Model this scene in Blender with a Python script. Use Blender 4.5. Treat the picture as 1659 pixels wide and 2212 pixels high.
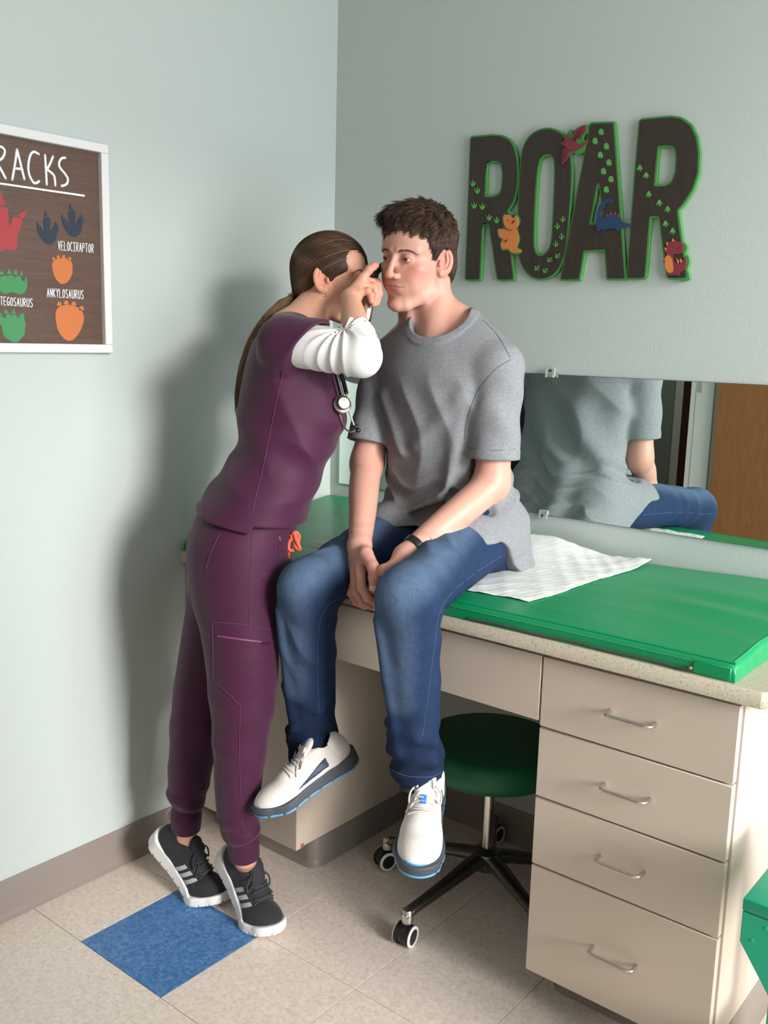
import bpy, bmesh, math, random
import numpy as np
from mathutils import Vector, Matrix

for _o in list(bpy.data.objects):
    bpy.data.objects.remove(_o)
SC = bpy.context.scene
COL = SC.collection
random.seed(7)

# ------------------------------------------------------------------ camera
IMG_W, IMG_H = 1659, 2212
FPX = 2079.92
CAM_C = np.array([2.08206, -2.29635, 1.44871])
YAW, PITCH, ROLL = -0.679231, -0.178586, 0.026986


def cam_axes():
    cy, sy, cp, sp = math.cos(YAW), math.sin(YAW), math.cos(PITCH), math.sin(PITCH)
    fwd = np.array([sy * cp, cy * cp, sp])
    right = np.array([cy, -sy, 0.0])
    up = np.cross(right, fwd)
    r = math.cos(ROLL) * right + math.sin(ROLL) * up
    u = -math.sin(ROLL) * right + math.cos(ROLL) * up
    return r, u, fwd


C_R, C_U, C_F = cam_axes()
cam_data = bpy.data.cameras.new('camera')
cam = bpy.data.objects.new('camera', cam_data)
COL.objects.link(cam)
cam_data.sensor_fit = 'HORIZONTAL'
cam_data.sensor_width = 36.0
cam_data.lens = FPX / IMG_W * 36.0
cam_data.clip_start = 0.02
m = Matrix.Identity(4)
for i in range(3):
    m[i][0], m[i][1], m[i][2], m[i][3] = C_R[i], C_U[i], -C_F[i], CAM_C[i]
cam.matrix_world = m
SC.camera = cam

# ------------------------------------------------------------------ light
WIN_X = 3.35                       # inner face of the window wall (right, out of frame)
WIN_Y0, WIN_Y1, WIN_Z0, WIN_Z1 = -1.70, -0.15, 0.45, 2.62
world = bpy.data.worlds.new('sky')
SC.world = world
world.use_nodes = True
bg = world.node_tree.nodes['Background']
bg.inputs[0].default_value = (0.82, 0.92, 1.0, 1)
bg.inputs[1].default_value = 1.0

sun_d = bpy.data.lights.new('hazy_sun', 'SUN')
sun_d.energy = 3.5
sun_d.angle = math.radians(16)
sun_d.color = (1.0, 0.965, 0.92)
sun = bpy.data.objects.new('hazy_sun', sun_d)
COL.objects.link(sun)
sun.location = (5, -1, 3)
sun.rotation_euler = Vector((-1.0, 0.16, -0.32)).to_track_quat('-Z', 'Y').to_euler()

area_d = bpy.data.lights.new('window_daylight', 'AREA')
area_d.shape = 'RECTANGLE'
area_d.size = WIN_Z1 - WIN_Z0
area_d.size_y = WIN_Y1 - WIN_Y0
area_d.energy = 102.0
area_d.color = (0.98, 0.98, 1.0)
area = bpy.data.objects.new('window_daylight', area_d)
COL.objects.link(area)
area.location = (WIN_X + 0.10, (WIN_Y0 + WIN_Y1) / 2, (WIN_Z0 + WIN_Z1) / 2)
area.rotation_euler = Vector((-1, 0, 0)).to_track_quat('-Z', 'Y').to_euler()

cor_d = bpy.data.lights.new('corridor_fill_light', 'AREA')  # added fill without a fixture, brightens the corridor seen in the mirror
cor_d.size = .5
cor_d.energy = 9.0
cor_d.color = (1.0, 0.93, 0.82)
cor = bpy.data.objects.new('corridor_fill_light', cor_d)
COL.objects.link(cor)
cor.location = (-.2, -3.6, 2.66)

SC.view_settings.view_transform = 'Standard'
SC.view_settings.look = 'None'
SC.view_settings.gamma = 1.0
SC.view_settings.use_curve_mapping = False
SC.view_settings.exposure = 0.08


# ------------------------------------------------------------------ helpers: points
def ray(u, v):
    return (C_R * (u - IMG_W / 2) / FPX - C_U * (v - IMG_H / 2) / FPX + C_F)


def at_x(u, v, x):
    d = ray(u, v); return CAM_C + d * ((x - CAM_C[0]) / d[0])


def at_y(u, v, y):
    d = ray(u, v); return CAM_C + d * ((y - CAM_C[1]) / d[1])


def at_z(u, v, z):
    d = ray(u, v); return CAM_C + d * ((z - CAM_C[2]) / d[2])


NR = np.array([math.sqrt(.5), -math.sqrt(.5), 0.0])     # the nurse's right
NF = np.array([math.sqrt(.5), math.sqrt(.5), 0.0])      # the way the nurse faces


def at_c(u, v, c):
    d = ray(u, v); return CAM_C + d * ((c - NR @ CAM_C) / (NR @ d))


# ------------------------------------------------------------------ helpers: objects
def tag(o, label=None, cat=None, group=None, kind=None):
    if label: o['label'] = label
    if cat: o['category'] = cat
    if group: o['group'] = group
    if kind: o['kind'] = kind
    return o


def empty(name, loc=(0, 0, 0), label=None, cat=None, group=None, rot=None, parent=None):
    o = bpy.data.objects.new(name, None)
    o.empty_display_size = 0.05
    COL.objects.link(o)
    o.location = loc
    if rot: o.rotation_euler = rot
    if parent: adopt(o, parent)
    return tag(o, label, cat, group)


def wmat(o):
    mm = Matrix.LocRotScale(o.location, o.rotation_euler, o.scale)
    return wmat(o.parent) @ mm if o.parent else mm


def adopt(o, parent):
    """parent o keeping its world placement"""
    w = wmat(o)
    o.parent = parent
    o.matrix_parent_inverse = Matrix.Identity(4)
    l, r, s = (wmat(parent).inverted() @ w).decompose()
    o.location, o.rotation_euler, o.scale = l, r.to_euler(), s


def mobj(name, verts, faces, mat=None, parent=None, smooth=False, auto=None):
    me = bpy.data.meshes.new(name)
    me.from_pydata([tuple(map(float, v)) for v in verts], [], [tuple(int(i) for i in f) for f in faces])
    me.update()
    return lobj(name, me, mat, parent, smooth, auto)


def fastmesh(name, V, F):
    """V (n,3) array, F (m,k) array with k 3 or 4"""
    me = bpy.data.meshes.new(name)
    V = np.ascontiguousarray(V, dtype=np.float32); F = np.ascontiguousarray(F, dtype=np.int32)
    k = F.shape[1]
    me.vertices.add(len(V)); me.vertices.foreach_set('co', V.ravel())
    me.loops.add(F.size); me.loops.foreach_set('vertex_index', F.ravel())
    me.polygons.add(len(F))
    me.polygons.foreach_set('loop_start', np.arange(0, F.size, k, dtype=np.int32))
    me.polygons.foreach_set('loop_total', np.full(len(F), k, dtype=np.int32))
    me.update(calc_edges=True)
    me.validate()
    return me


def lobj(name, me, mat=None, parent=None, smooth=False, auto=None):
    o = bpy.data.objects.new(name, me)
    COL.objects.link(o)
    if mat:
        for mm in (mat if isinstance(mat, (list, tuple)) else [mat]):
            me.materials.append(mm)
    if smooth or auto:
        me.polygons.foreach_set('use_smooth', np.ones(len(me.polygons), dtype=bool))
        if auto:
            me.set_sharp_from_angle(angle=math.radians(auto))
    if parent: adopt(o, parent)
    return o


def bm_obj(name, bm, mat=None, parent=None, smooth=False, auto=None):
    me = bpy.data.meshes.new(name)
    bmesh.ops.recalc_face_normals(bm, faces=bm.faces)
    bm.to_mesh(me); bm.free()
    return lobj(name, me, mat, parent, smooth, auto)


def box_bm(bm, lo, hi, bevel=0.0, seg=1):
    r = bmesh.ops.create_cube(bm, size=1.0)
    lo, hi = Vector(lo), Vector(hi)
    for v in r['verts']:
        v.co = Vector(((v.co.x + .5) * (hi.x - lo.x) + lo.x, (v.co.y + .5) * (hi.y - lo.y) + lo.y,
                       (v.co.z + .5) * (hi.z - lo.z) + lo.z))
    if bevel:
        es = list({e for v in r['verts'] for e in v.link_edges})
        bmesh.ops.bevel(bm, geom=es, offset=bevel, segments=seg, affect='EDGES', profile=.5)


def box(name, lo, hi, mat, parent=None, bevel=0.0, seg=1):
    bm = bmesh.new(); box_bm(bm, lo, hi, bevel, seg)
    return bm_obj(name, bm, mat, parent, auto=40 if bevel else None)


def prism(name, poly, axis, a, b, mat, parent=None, bevel=0.0, seg=1):
    """extrude a closed 2D polygon along an axis ('x','y','z') from a to b"""
    def p3(q, t):
        return {'x': (t, q[0], q[1]), 'y': (q[0], t, q[1]), 'z': (q[0], q[1], t)}[axis]
    bm = bmesh.new()
    va = [bm.verts.new(p3(q, a)) for q in poly]
    vb = [bm.verts.new(p3(q, b)) for q in poly]
    n = len(poly)
    bm.faces.new(va); bm.faces.new(vb)
    for i in range(n):
        bm.faces.new((va[i], va[(i + 1) % n], vb[(i + 1) % n], vb[i]))
    bmesh.ops.recalc_face_normals(bm, faces=bm.faces)
    if bevel:
        es = [e for e in bm.edges if len(e.link_faces) == 2 and e.calc_face_angle(0) > .5]
        bmesh.ops.bevel(bm, geom=es, offset=bevel, segments=seg, affect='EDGES', profile=.5)
    return bm_obj(name, bm, mat, parent, auto=40)


def sweep(points, radii, n=8, flat=None, closed=False, cap=True):
    """tube along points; radii scalar/list; flat=(vec, k) squashes along vec"""
    P = [np.asarray(p, float) for p in points]
    m_ = len(P)
    R = radii if hasattr(radii, '__len__') else [radii] * m_
    V, F = [], []
    ref = None
    for i in range(m_):
        a = P[i - 1] if (i > 0 or closed) else P[i]
        b = P[(i + 1) % m_] if (i < m_ - 1 or closed) else P[i]
        t = b - a; t = t / (np.linalg.norm(t) + 1e-12)
        if ref is None:
            ref = np.cross(t, [0, 0, 1.0])
            if np.linalg.norm(ref) < .2: ref = np.cross(t, [0, 1.0, 0])
        ref = ref - t * (ref @ t); ref /= np.linalg.norm(ref) + 1e-12
        s = np.cross(t, ref)
        for k in range(n):
            an = 2 * math.pi * k / n
            o = (ref * math.cos(an) + s * math.sin(an)) * R[i]
            if flat is not None:
                fv = np.asarray(flat[0], float); fv = fv / np.linalg.norm(fv)
                o = o - fv * (o @ fv) * (1 - flat[1])
            V.append(P[i] + o)
    rng = m_ if closed else m_ - 1
    for i in range(rng):
        for k in range(n):
            j = (i + 1) % m_
            F.append((i * n + k, i * n + (k + 1) % n, j * n + (k + 1) % n, j * n + k))
    if cap and not closed:
        F.append(tuple(range(n - 1, -1, -1)))
        F.append(tuple(range((m_ - 1) * n, m_ * n)))
    return V, F


def tube(name, points, radii, mat, parent=None, n=8, flat=None, closed=False):
    V, F = sweep(points, radii, n, flat, closed)
    return mobj(name, V, F, mat, parent, auto=50)


def join_geo(parts):
    V, F, o = [], [], 0
    for v, f in parts:
        V += list(v); F += [tuple(i + o for i in q) for q in f]; o += len(v)
    return V, F


def spline(pts, n=8, closed=False):
    """Catmull-Rom through points"""
    P = [np.asarray(p, float) for p in pts]
    out = []
    m_ = len(P)
    rng = m_ if closed else m_ - 1
    for i in range(rng):
        if closed:
            p0, p1, p2, p3 = P[i - 1], P[i], P[(i + 1) % m_], P[(i + 2) % m_]
        else:
            p1, p2 = P[i], P[i + 1]
            p0 = P[i - 1] if i > 0 else 2 * p1 - p2
            p3 = P[i + 2] if i + 2 < m_ else 2 * p2 - p1
        for k in range(n):
            t = k / n
            out.append(.5 * ((2 * p1) + (p2 - p0) * t + (2 * p0 - 5 * p1 + 4 * p2 - p3) * t * t
                             + (3 * p1 - p0 - 3 * p2 + p3) * t ** 3))
    if not closed: out.append(P[-1])
    return out


def lathe(name, prof, mat, parent=None, n=32, axis=None, origin=(0, 0, 0), auto=40):
    """prof: list of (r, z) around local z, turned so that z runs along axis"""
    V, F = [], []
    for r, z in prof:
        for k in range(n):
            a = 2 * math.pi * k / n
            V.append(Vector((r * math.cos(a), r * math.sin(a), z)))
    for i in range(len(prof) - 1):
        for k in range(n):
            F.append((i * n + k, i * n + (k + 1) % n, (i + 1) * n + (k + 1) % n, (i + 1) * n + k))
    F.append(tuple(range(n - 1, -1, -1))); F.append(tuple(range((len(prof) - 1) * n, len(prof) * n)))
    q = Vector(axis).to_track_quat('Z', 'Y') if axis is not None else None
    V = [(q @ v if q else v) + Vector(origin) for v in V]
    return mobj(name, V, F, mat, parent, auto=auto)


# ------------------------------------------------------------------ helpers: materials
def srgb(r, g, b):
    f = lambda c: (c / 255 / 12.92) if c / 255 <= .04045 else ((c / 255 + .055) / 1.055) ** 2.4
    return (f(r), f(g), f(b), 1.0)


class MT:
    def __init__(s, name, col, rough=.5, metal=0.0, spec=.5):
        s.m = bpy.data.materials.new(name); s.m.use_nodes = True
        s.t = s.m.node_tree; s.b = s.t.nodes['Principled BSDF']
        s.b.inputs['Base Color'].default_value = col
        s.b.inputs['Roughness'].default_value = rough
        s.b.inputs['Metallic'].default_value = metal
        s.b.inputs['Specular IOR Level'].default_value = spec
        s.tc = s.t.nodes.new('ShaderNodeTexCoord')

    def node(s, t, **k):
        n = s.t.nodes.new(t)
        for a, v in k.items():
            if a in n.inputs: n.inputs[a].default_value = v
            else: setattr(n, a, v)
        return n

    def link(s, a, b): s.t.links.new(a, b)

    def coords(s, scale=(1, 1, 1), rot=(0, 0, 0), out='Object'):
        mp = s.node('ShaderNodeMapping'); mp.inputs['Scale'].default_value = scale
        mp.inputs['Rotation'].default_value = rot
        s.link(s.tc.outputs[out], mp.inputs['Vector']); return mp.outputs['Vector']

    def noise(s, scale, detail=3, rough=.5, vec=None, dist=0.0):
        n = s.node('ShaderNodeTexNoise'); n.inputs['Scale'].default_value = scale
        n.inputs['Detail'].default_value = detail; n.inputs['Roughness'].default_value = rough
        n.inputs['Distortion'].default_value = dist
        s.link(vec if vec is not None else s.coords(), n.inputs['Vector']); return n.outputs['Fac']

    def voronoi(s, scale, vec=None, feature='F1'):
        n = s.node('ShaderNodeTexVoronoi'); n.feature = feature
        n.inputs['Scale'].default_value = scale
        s.link(vec if vec is not None else s.coords(), n.inputs['Vector']); return n

    def ramp(s, fac, stops):
        r = s.node('ShaderNodeValToRGB'); e = r.color_ramp.elements
        while len(e) < len(stops): e.new(.5)
        for el, (p, c) in zip(e, stops): el.position = p; el.color = c
        s.link(fac, r.inputs['Fac']); return r.outputs['Color']

    def mix(s, fac, a, b, mode='MIX'):
        n = s.node('ShaderNodeMix'); n.data_type = 'RGBA'; n.blend_type = mode
        for v, i in ((fac, 0), (a, 6), (b, 7)):
            if hasattr(v, 'is_linked') or hasattr(v, 'links'): s.link(v, n.inputs[i])
            else: n.inputs[i].default_value = v
        return n.outputs[2]

    def color(s, out): s.link(out, s.b.inputs['Base Color']); return s

    def rough(s, out): s.link(out, s.b.inputs['Roughness']); return s

    def bump(s, h, strength=.2, dist=.002):
        n = s.node('ShaderNodeBump'); n.inputs['Strength'].default_value = strength
        n.inputs['Distance'].default_value = dist
        s.link(h, n.inputs['Height'])
        prev = s.b.inputs['Normal'].links
        if prev: s.link(prev[0].from_socket, n.inputs['Normal'])
        s.link(n.outputs['Normal'], s.b.inputs['Normal']); return s


def paint(name, col, rough=.55, texture=.12, scale=260, spec=.4):
    M = MT(name, col, rough, spec=spec)
    if texture: M.bump(M.noise(scale, 3), texture, .002)
    return M.m


def plain(name, col, rough=.5, metal=0.0, spec=.5):
    return MT(name, col, rough, metal, spec).m


def speck(name, c1, c2, c3, scale, rough=.45):
    M = MT(name, c1, rough)
    n1 = M.noise(scale, 4, .7)
    a = M.ramp(n1, [(.38, c2), (.5, c1), (.66, c3)])
    M.color(a)
    return M
# ================================================================== materials
M_WALL = paint('wall_paint', srgb(188, 197, 193), .5, .22, 190, .4)
M_CEIL = paint('ceiling_paint', srgb(196, 196, 190), .8, .1)
M_TRIMW = paint('white_trim', srgb(225, 225, 220), .45, .03)


def tile_mat(name, c1, c2, c3):
    M = MT(name, c1, .42, spec=.4)
    v = M.coords(out='Object')
    oi = M.node('ShaderNodeObjectInfo')
    ad = M.node('ShaderNodeVectorMath'); ad.operation = 'ADD'
    mu = M.node('ShaderNodeMath'); mu.operation = 'MULTIPLY'; mu.inputs[1].default_value = 37.0
    M.link(oi.outputs['Random'], mu.inputs[0]); M.link(mu.outputs[0], ad.inputs[1]); M.link(v, ad.inputs[0])
    n = M.noise(95, 5, .62, ad.outputs[0], .6)
    M.color(M.ramp(n, [(.34, c2), (.5, c1), (.68, c3)]))
    M.bump(n, .03, .001)
    return M.m


M_TILE = tile_mat('vinyl_tile_beige', srgb(224, 209, 197), srgb(211, 194, 180), srgb(234, 221, 211))
M_TILEB = tile_mat('vinyl_tile_blue', srgb(74, 120, 172), srgb(54, 100, 158), srgb(104, 142, 184))
M_SUB = plain('tile_joint', srgb(92, 82, 72), .9)
M_BASE = paint('rubber_base', srgb(136, 125, 118), .42, .03, 120)
M_LAM = paint('beige_laminate', srgb(198, 182, 168), .48, .04, 500)
M_GAP = plain('dark_gap', srgb(60, 48, 42), .9)
def worktop_mat():
    M = MT('speckled_laminate', srgb(186, 175, 157), .42)
    a = M.ramp(M.noise(230, 4, .75), [(.34, srgb(104, 92, 80)), (.42, srgb(180, 169, 151)), (.58, srgb(184, 174, 156)), (.70, srgb(206, 198, 184))])
    return M.color(a).m


M_TOP = worktop_mat()
M_STEEL = plain('brushed_steel', srgb(205, 203, 200), .28, 1.0)
M_CHROME = plain('chrome', srgb(215, 212, 208), .12, 1.0)
M_DARKMETAL = plain('polished_dark_alloy', srgb(98, 96, 94), .28, .9)
M_BLACKP = plain('black_plastic', srgb(22, 22, 24), .4)
M_WHITEP = plain('white_plastic', srgb(230, 228, 224), .4)
M_GREENDK = paint('dark_green_vinyl', srgb(16, 92, 58), .42, .05, 300)


def vinyl_green():
    M = MT('green_vinyl', srgb(8, 138, 84), .32, spec=.5)
    n = M.noise(420, 3)
    M.bump(n, .06, .0006)
    n2 = M.noise(5, 2, .5, M.coords((1, 3.5, 1)))
    M.bump(n2, .12, .02)
    return M.m


M_GREEN = vinyl_green()
M_PAINTG = paint('green_paint', srgb(24, 160, 122), .32, .08, 60)


def wood(name, c1, c2, scale=(1, 14, 14), rough=.5, k=6.0):
    M = MT(name, c1, rough)
    v = M.coords(scale)
    n = M.noise(k, 5, .6, v, 1.2)
    n2 = M.noise(k * 9, 3, .6, v)
    M.color(M.mix(.25, M.ramp(n, [(.3, c2), (.7, c1)]), M.ramp(n2, [(.35, c2), (.65, c1)])))
    M.bump(n2, .05, .001)
    return M.m


M_DOOR = wood('oak_door', srgb(158, 104, 58), srgb(136, 84, 42), (9, 9, .8), .4)
M_DOORDK = wood('brown_door', srgb(84, 50, 34), srgb(64, 36, 24), (9, 9, .8), .4)
M_CORR = paint('corridor_paint', srgb(150, 156, 150), .6, .1)
M_CFLOOR = wood('plank_floor', srgb(150, 128, 104), srgb(120, 100, 80), (1, 10, 10), .5)

# ================================================================== room shell
RX, RY, RZ = WIN_X, -2.75, 2.70
T = .3048
TX, TY = .21921, -1.10724          # a tile corner (left corner of the blue tile)


def struct(o):
    o['kind'] = 'structure'; return o


struct(box('wall_left', (-.12, -2.45, 0), (0, .12, RZ), M_WALL))
struct(box('wall_back', (0, 0, 0), (RX + .15, .12, RZ), M_WALL))
struct(box('wall_alcove', (-.9, -2.57, 0), (-.12, -2.45, RZ), M_WALL))
struct(box('wall_alcove_end', (-.92, -2.75, 0), (-.8, -2.57, RZ), M_WALL))
bm = bmesh.new()
box_bm(bm, (.14, RY - .14, 0), (RX + .15, RY, RZ))
box_bm(bm, (-.80, RY - .14, 2.08), (.14, RY, RZ))
struct(bm_obj('wall_front', bm, M_WALL))
bm = bmesh.new()
box_bm(bm, (RX, RY, 0), (RX + .15, 0, WIN_Z0))
box_bm(bm, (RX, RY, WIN_Z1), (RX + .15, 0, RZ))
box_bm(bm, (RX, RY, WIN_Z0), (RX + .15, WIN_Y0, WIN_Z1))
box_bm(bm, (RX, WIN_Y1, WIN_Z0), (RX + .15, 0, WIN_Z1))
struct(bm_obj('wall_right', bm, M_WALL))
struct(box('ceiling', (-2.0, -4.6, RZ), (RX + .15, .12, RZ + .1), M_CEIL))
# window frame (out of frame, right wall)
win = struct(empty('window_1', (RX, WIN_Y0, WIN_Z0)))
for lo, hi in (((RX + .1, WIN_Y0, WIN_Z0), (RX + .14, WIN_Y0 + .04, WIN_Z1)),
               ((RX + .1, WIN_Y1 - .04, WIN_Z0), (RX + .14, WIN_Y1, WIN_Z1)),
               ((RX + .1, WIN_Y0, WIN_Z1 - .04), (RX + .14, WIN_Y1, WIN_Z1)),
               ((RX + .1, WIN_Y0, WIN_Z0), (RX + .14, WIN_Y1, WIN_Z0 + .04))):
    box('window_frame', lo, hi, M_TRIMW, win)
box('window_sill', (RX - .04, WIN_Y0 - .03, WIN_Z0 - .03), (RX + .02, WIN_Y1 + .03, WIN_Z0), M_TRIMW, win)

# floor: sub-floor with single vinyl tiles on it
floor = struct(box('floor', (-.12, RY, -.05), (RX, 0, -.0012), M_SUB))
me_tile = None
i0, i1 = math.floor((0 - TX) / T), math.ceil((RX - TX) / T)
j0, j1 = math.floor((RY - TY) / T), math.ceil((0 - TY) / T)


def tile_mesh(x0, x1, y0, y1, mat):
    g, b, h = .0006, .0006, .003
    bm = bmesh.new()
    box_bm(bm, (x0 + g, y0 + g, -h), (x1 - g, y1 - g, 0), b)
    me = bpy.data.meshes.new('floor_tile'); bm.to_mesh(me); bm.free()
    me.materials.append(mat); return me


full = tile_mesh(-T / 2, T / 2, -T / 2, T / 2, M_TILE)
blue = tile_mesh(-T / 2, T / 2, -T / 2, T / 2, M_TILEB)
for i in range(i0, i1):
    for j in range(j0, j1):
        x0, y0 = TX + i * T, TY + j * T
        cx0, cx1, cy0, cy1 = max(x0, 0), min(x0 + T, RX), max(y0, RY), min(y0 + T, 0)
        if cx1 - cx0 < .01 or cy1 - cy0 < .01: continue
        isb = (i, j) == (0, 0)
        if (cx1 - cx0) > T - .001 and (cy1 - cy0) > T - .001:
            me = blue if isb else full
            loc = (x0 + T / 2, y0 + T / 2, 0)
        else:
            me = tile_mesh(cx0 - x0 - T / 2, cx1 - x0 - T / 2, cy0 - y0 - T / 2, cy1 - y0 - T / 2, M_TILE)
            loc = (x0 + T / 2, y0 + T / 2, 0)
        o = bpy.data.objects.new('floor_tile', me); COL.objects.link(o); o.location = loc
        adopt(o, floor)
        if isb: o['label'] = 'marbled blue vinyl tile'

# corridor behind the door opening
struct(box('floor_corridor', (-2.0, -4.6, -.05), (2.0, RY, -.0012), M_CFLOOR))
struct(box('floor_alcove', (-.8, RY, -.05), (-.12, -2.57, -.0012), M_CFLOOR))
struct(box('wall_corridor', (-2.0, -4.35, 0), (2.0, -4.25, RZ), M_CORR))
struct(box('wall_corridor_left', (-2.1, -4.6, 0), (-2.0, RY, RZ), M_CORR))
struct(box('wall_corridor_right', (2.0, -4.6, 0), (2.1, RY - .14, RZ), M_CORR))
struct(box('wall_corridor_near', (-2.0, RY - .14, 0), (-.80, RY, RZ), M_CORR))
struct(box('baseboard_corridor', (-2.0, -4.25, 0), (-.60, -4.238, .1), M_BASE))


# rubber cove base: profile swept along a path
def cove(name, path, mat=M_BASE, h=.104):
    """path: list of (x, y) ; base stands to the right-hand side of travel"""
    prof = [(0, h), (.003, h + .0005), (.0045, h - .002), (.0045, .018), (.007, .010), (.014, .003), (.016, 0), (0, 0)]
    V, F = [], []
    n = len(path)
    for i, p in enumerate(path):
        p = Vector(p)
        a = (p - Vector(path[i - 1])).normalized() if i > 0 else None
        b = (Vector(path[i + 1]) - p).normalized() if i < n - 1 else None
        if a is None: a = b
        if b is None: b = a
        na, nb = Vector((a.y, -a.x)), Vector((b.y, -b.x))
        nn = (na + nb) / (1 + na.dot(nb))
        for r, z in prof:
            V.append((p.x + nn.x * r, p.y + nn.y * r, z))
    k = len(prof)
    for i in range(n - 1):
        for j in range(k):
            F.append((i * k + j, i * k + (j + 1) % k, (i + 1) * k + (j + 1) % k, (i + 1) * k + j))
    F.append(tuple(range(k))); F.append(tuple(range((n - 1) * k, n * k)))
    bm = bmesh.new()
    vs = [bm.verts.new(v) for v in V]
    for f in F: bm.faces.new([vs[i] for i in f])
    return bm_obj(name, bm, mat, auto=35)


def arc(cx, cy, r, a0, a1, n=8):
    return [(cx + r * math.cos(math.radians(a0 + (a1 - a0) * i / n)), cy + r * math.sin(math.radians(a0 + (a1 - a0) * i / n)))
            for i in range(n + 1)]


struct(cove('baseboard_left', [(0, -.494), (0, -2.45)][::-1]))
struct(cove('baseboard_back', [(.412, -.0), (1.155, 0.0)]))
struct(cove('baseboard_back_right', [(1.56, 0), (RX, 0)]))
struct(cove('baseboard_right', [(RX, 0), (RX, RY)]))

# doorway in the front wall (seen in the mirror)
d1 = struct(empty('door_1', (.14, RY, 0)))
box('door_frame', (.10, RY - .16, 0), (.14, RY + .012, 2.08), M_TRIMW, d1)
box('door_casing', (.128, RY, 0), (.225, RY + .016, 2.15), M_TRIMW, d1, .003)
box('door_casing', (-.80, RY, 2.08), (.225, RY + .016, 2.15), M_TRIMW, d1, .003)
box('strike_plate', (.138, RY + .0165, 1.21), (.160, RY + .019, 1.265), M_STEEL, d1)
box('door_leaf', (.262, RY + .02, .01), (1.15, RY + .062, 2.06), M_DOOR, d1, .002)
lathe('door_handle', [(.026, 0), (.026, .008), (.01, .012), (.01, .045), (.024, .052), (.026, .07), (.018, .078), (.001, .079)],
      M_STEEL, d1, 20, (0, 1, 0), (1.08, RY + .062, .96))
d2 = struct(empty('door_2', (-.1, -4.25, 0)))
box('door_leaf', (-.545, -4.249, .01), (.36, -4.236, 2.05), M_DOORDK, d2)
box('door_casing', (-.60, -4.249, 0), (-.545, -4.232, 2.12), M_TRIMW, d2)
box('door_casing', (.36, -4.249, 0), (.415, -4.232, 2.12), M_TRIMW, d2)

# ================================================================== counter and cabinets
CT = .853                          # worktop height
top = prism('worktop', [(0.002, -.618), (1.592, -.618), (1.645, -.565), (1.645, -.002), (0.002, -.002)], 'z', .821, CT, M_TOP,
            bevel=.0012)
tag(top, 'long speckled beige laminate worktop under the green mat with a clipped corner', 'worktop')
FY = -.598                         # plane of the drawer fronts


def handle(x, z, parent):
    w, d_ = .048, .030
    pts = [(x - w, FY, z)] + [(x - w + .012 * (1 - math.cos(a)), FY - d_ + .012 * (1 - math.sin(a)), z)
                              for a in np.linspace(0, math.pi / 2, 6)] + \
          [(x + w - .012 * (1 - math.sin(a)), FY - d_ + .012 * (1 - math.cos(a)), z)
           for a in np.linspace(0, math.pi / 2, 6)] + [(x + w, FY, z)]
    h = tube('handle', pts, .0042, M_STEEL, None, 10)
    h['label'] = 'bent steel wire pull'
    adopt(h, parent)
    return h


cab = empty('drawer_cabinet', (1.35, -.3, 0), 'beige laminate drawer pedestal with four drawers at the right end of the worktop', 'cabinet')
box('body', (1.15, -.578, .104), (1.556, -.004, .820), M_LAM, cab, .001)
box('plinth', (1.172, -.49, .0), (1.545, -.004, .103), M_BASE, cab)
for z0, z1 in ((.658, .809), (.502, .654), (.346, .498), (.091, .342)):
    dr = box('drawer', (1.1455, FY, z0), (1.5515, -.5795, z1), M_LAM, cab, .0012)
    handle(1.3495, (z0 + z1) / 2, dr)
adopt(cove('toe_base', [(1.17, -.03)] + arc(1.195, -.467, .025, 180, 270) + arc(1.526, -.467, .025, 270, 360) + [(1.551, -.03)]), cab)

lcab = empty('base_cabinet', (.22, -.3, 0), 'beige laminate base cabinet in the corner left of the kneehole', 'cabinet')
box('body', (.004, -.578, .104), (.4385, -.004, .820), M_LAM, lcab, .001)
box('plinth', (.004, -.49, .0), (.395, -.004, .103), M_BASE, lcab)
box('door', (.004, FY, .104), (.4425, -.5795, .809), M_LAM, lcab, .0012)
M_CHIP = plain('bare_particle_board', srgb(158, 96, 62), .8)
box('chipped_edge', (.4265, -.5815, .103), (.4405, -.566, .113), M_CHIP, lcab)
adopt(cove('toe_base', [(.006, -.494)] + arc(.385, -.469, .025, 270, 360) + [(.41, -.02)]), lcab)

apron = box('kneehole_apron', (.4465, FY, .668), (1.1415, -.5795, .809), M_LAM, None, .0012)
tag(apron, 'plain beige apron panel bridging the kneehole below the worktop', 'panel')

# ================================================================== exam mat
def sstep(a, b, x):
    t = np.clip((x - a) / (b - a), 0, 1); return t * t * (3 - 2 * t)


def mat_top(x, y):
    zb = .953 - .047 * sstep(.30, 1.0, x) + .012 * sstep(1.1, 1.45, x)
    s = np.clip((y + .60) / .60, 0, 1)
    z = .888 + (zb - .888) * s
    z = z - .022 * np.exp(-((x - .70) / .19) ** 2 - ((y + .28) / .2) ** 2)
    z = z + .0035 * np.sin((y + .16 * x) * 46) * sstep(1.12, 1.5, x) * np.exp(-((y + .33) / .16) ** 2)
    z = z - .008 * np.exp(-((x - .03) / .16) ** 2 - ((y + .25) / .25) ** 2)
    return z


pad = empty('exam_mat', (.77, -.3, CT), 'green vinyl exam table mat covering the worktop', 'mat')
PX0, PX1, PY0, PY1 = .004, 1.540, -.606, -.006
NXp, NYp = 170, 70


def pad_edge_y(x):
    return PY0 - .012 * np.exp(-((x - .9) / .25) ** 2)


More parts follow.
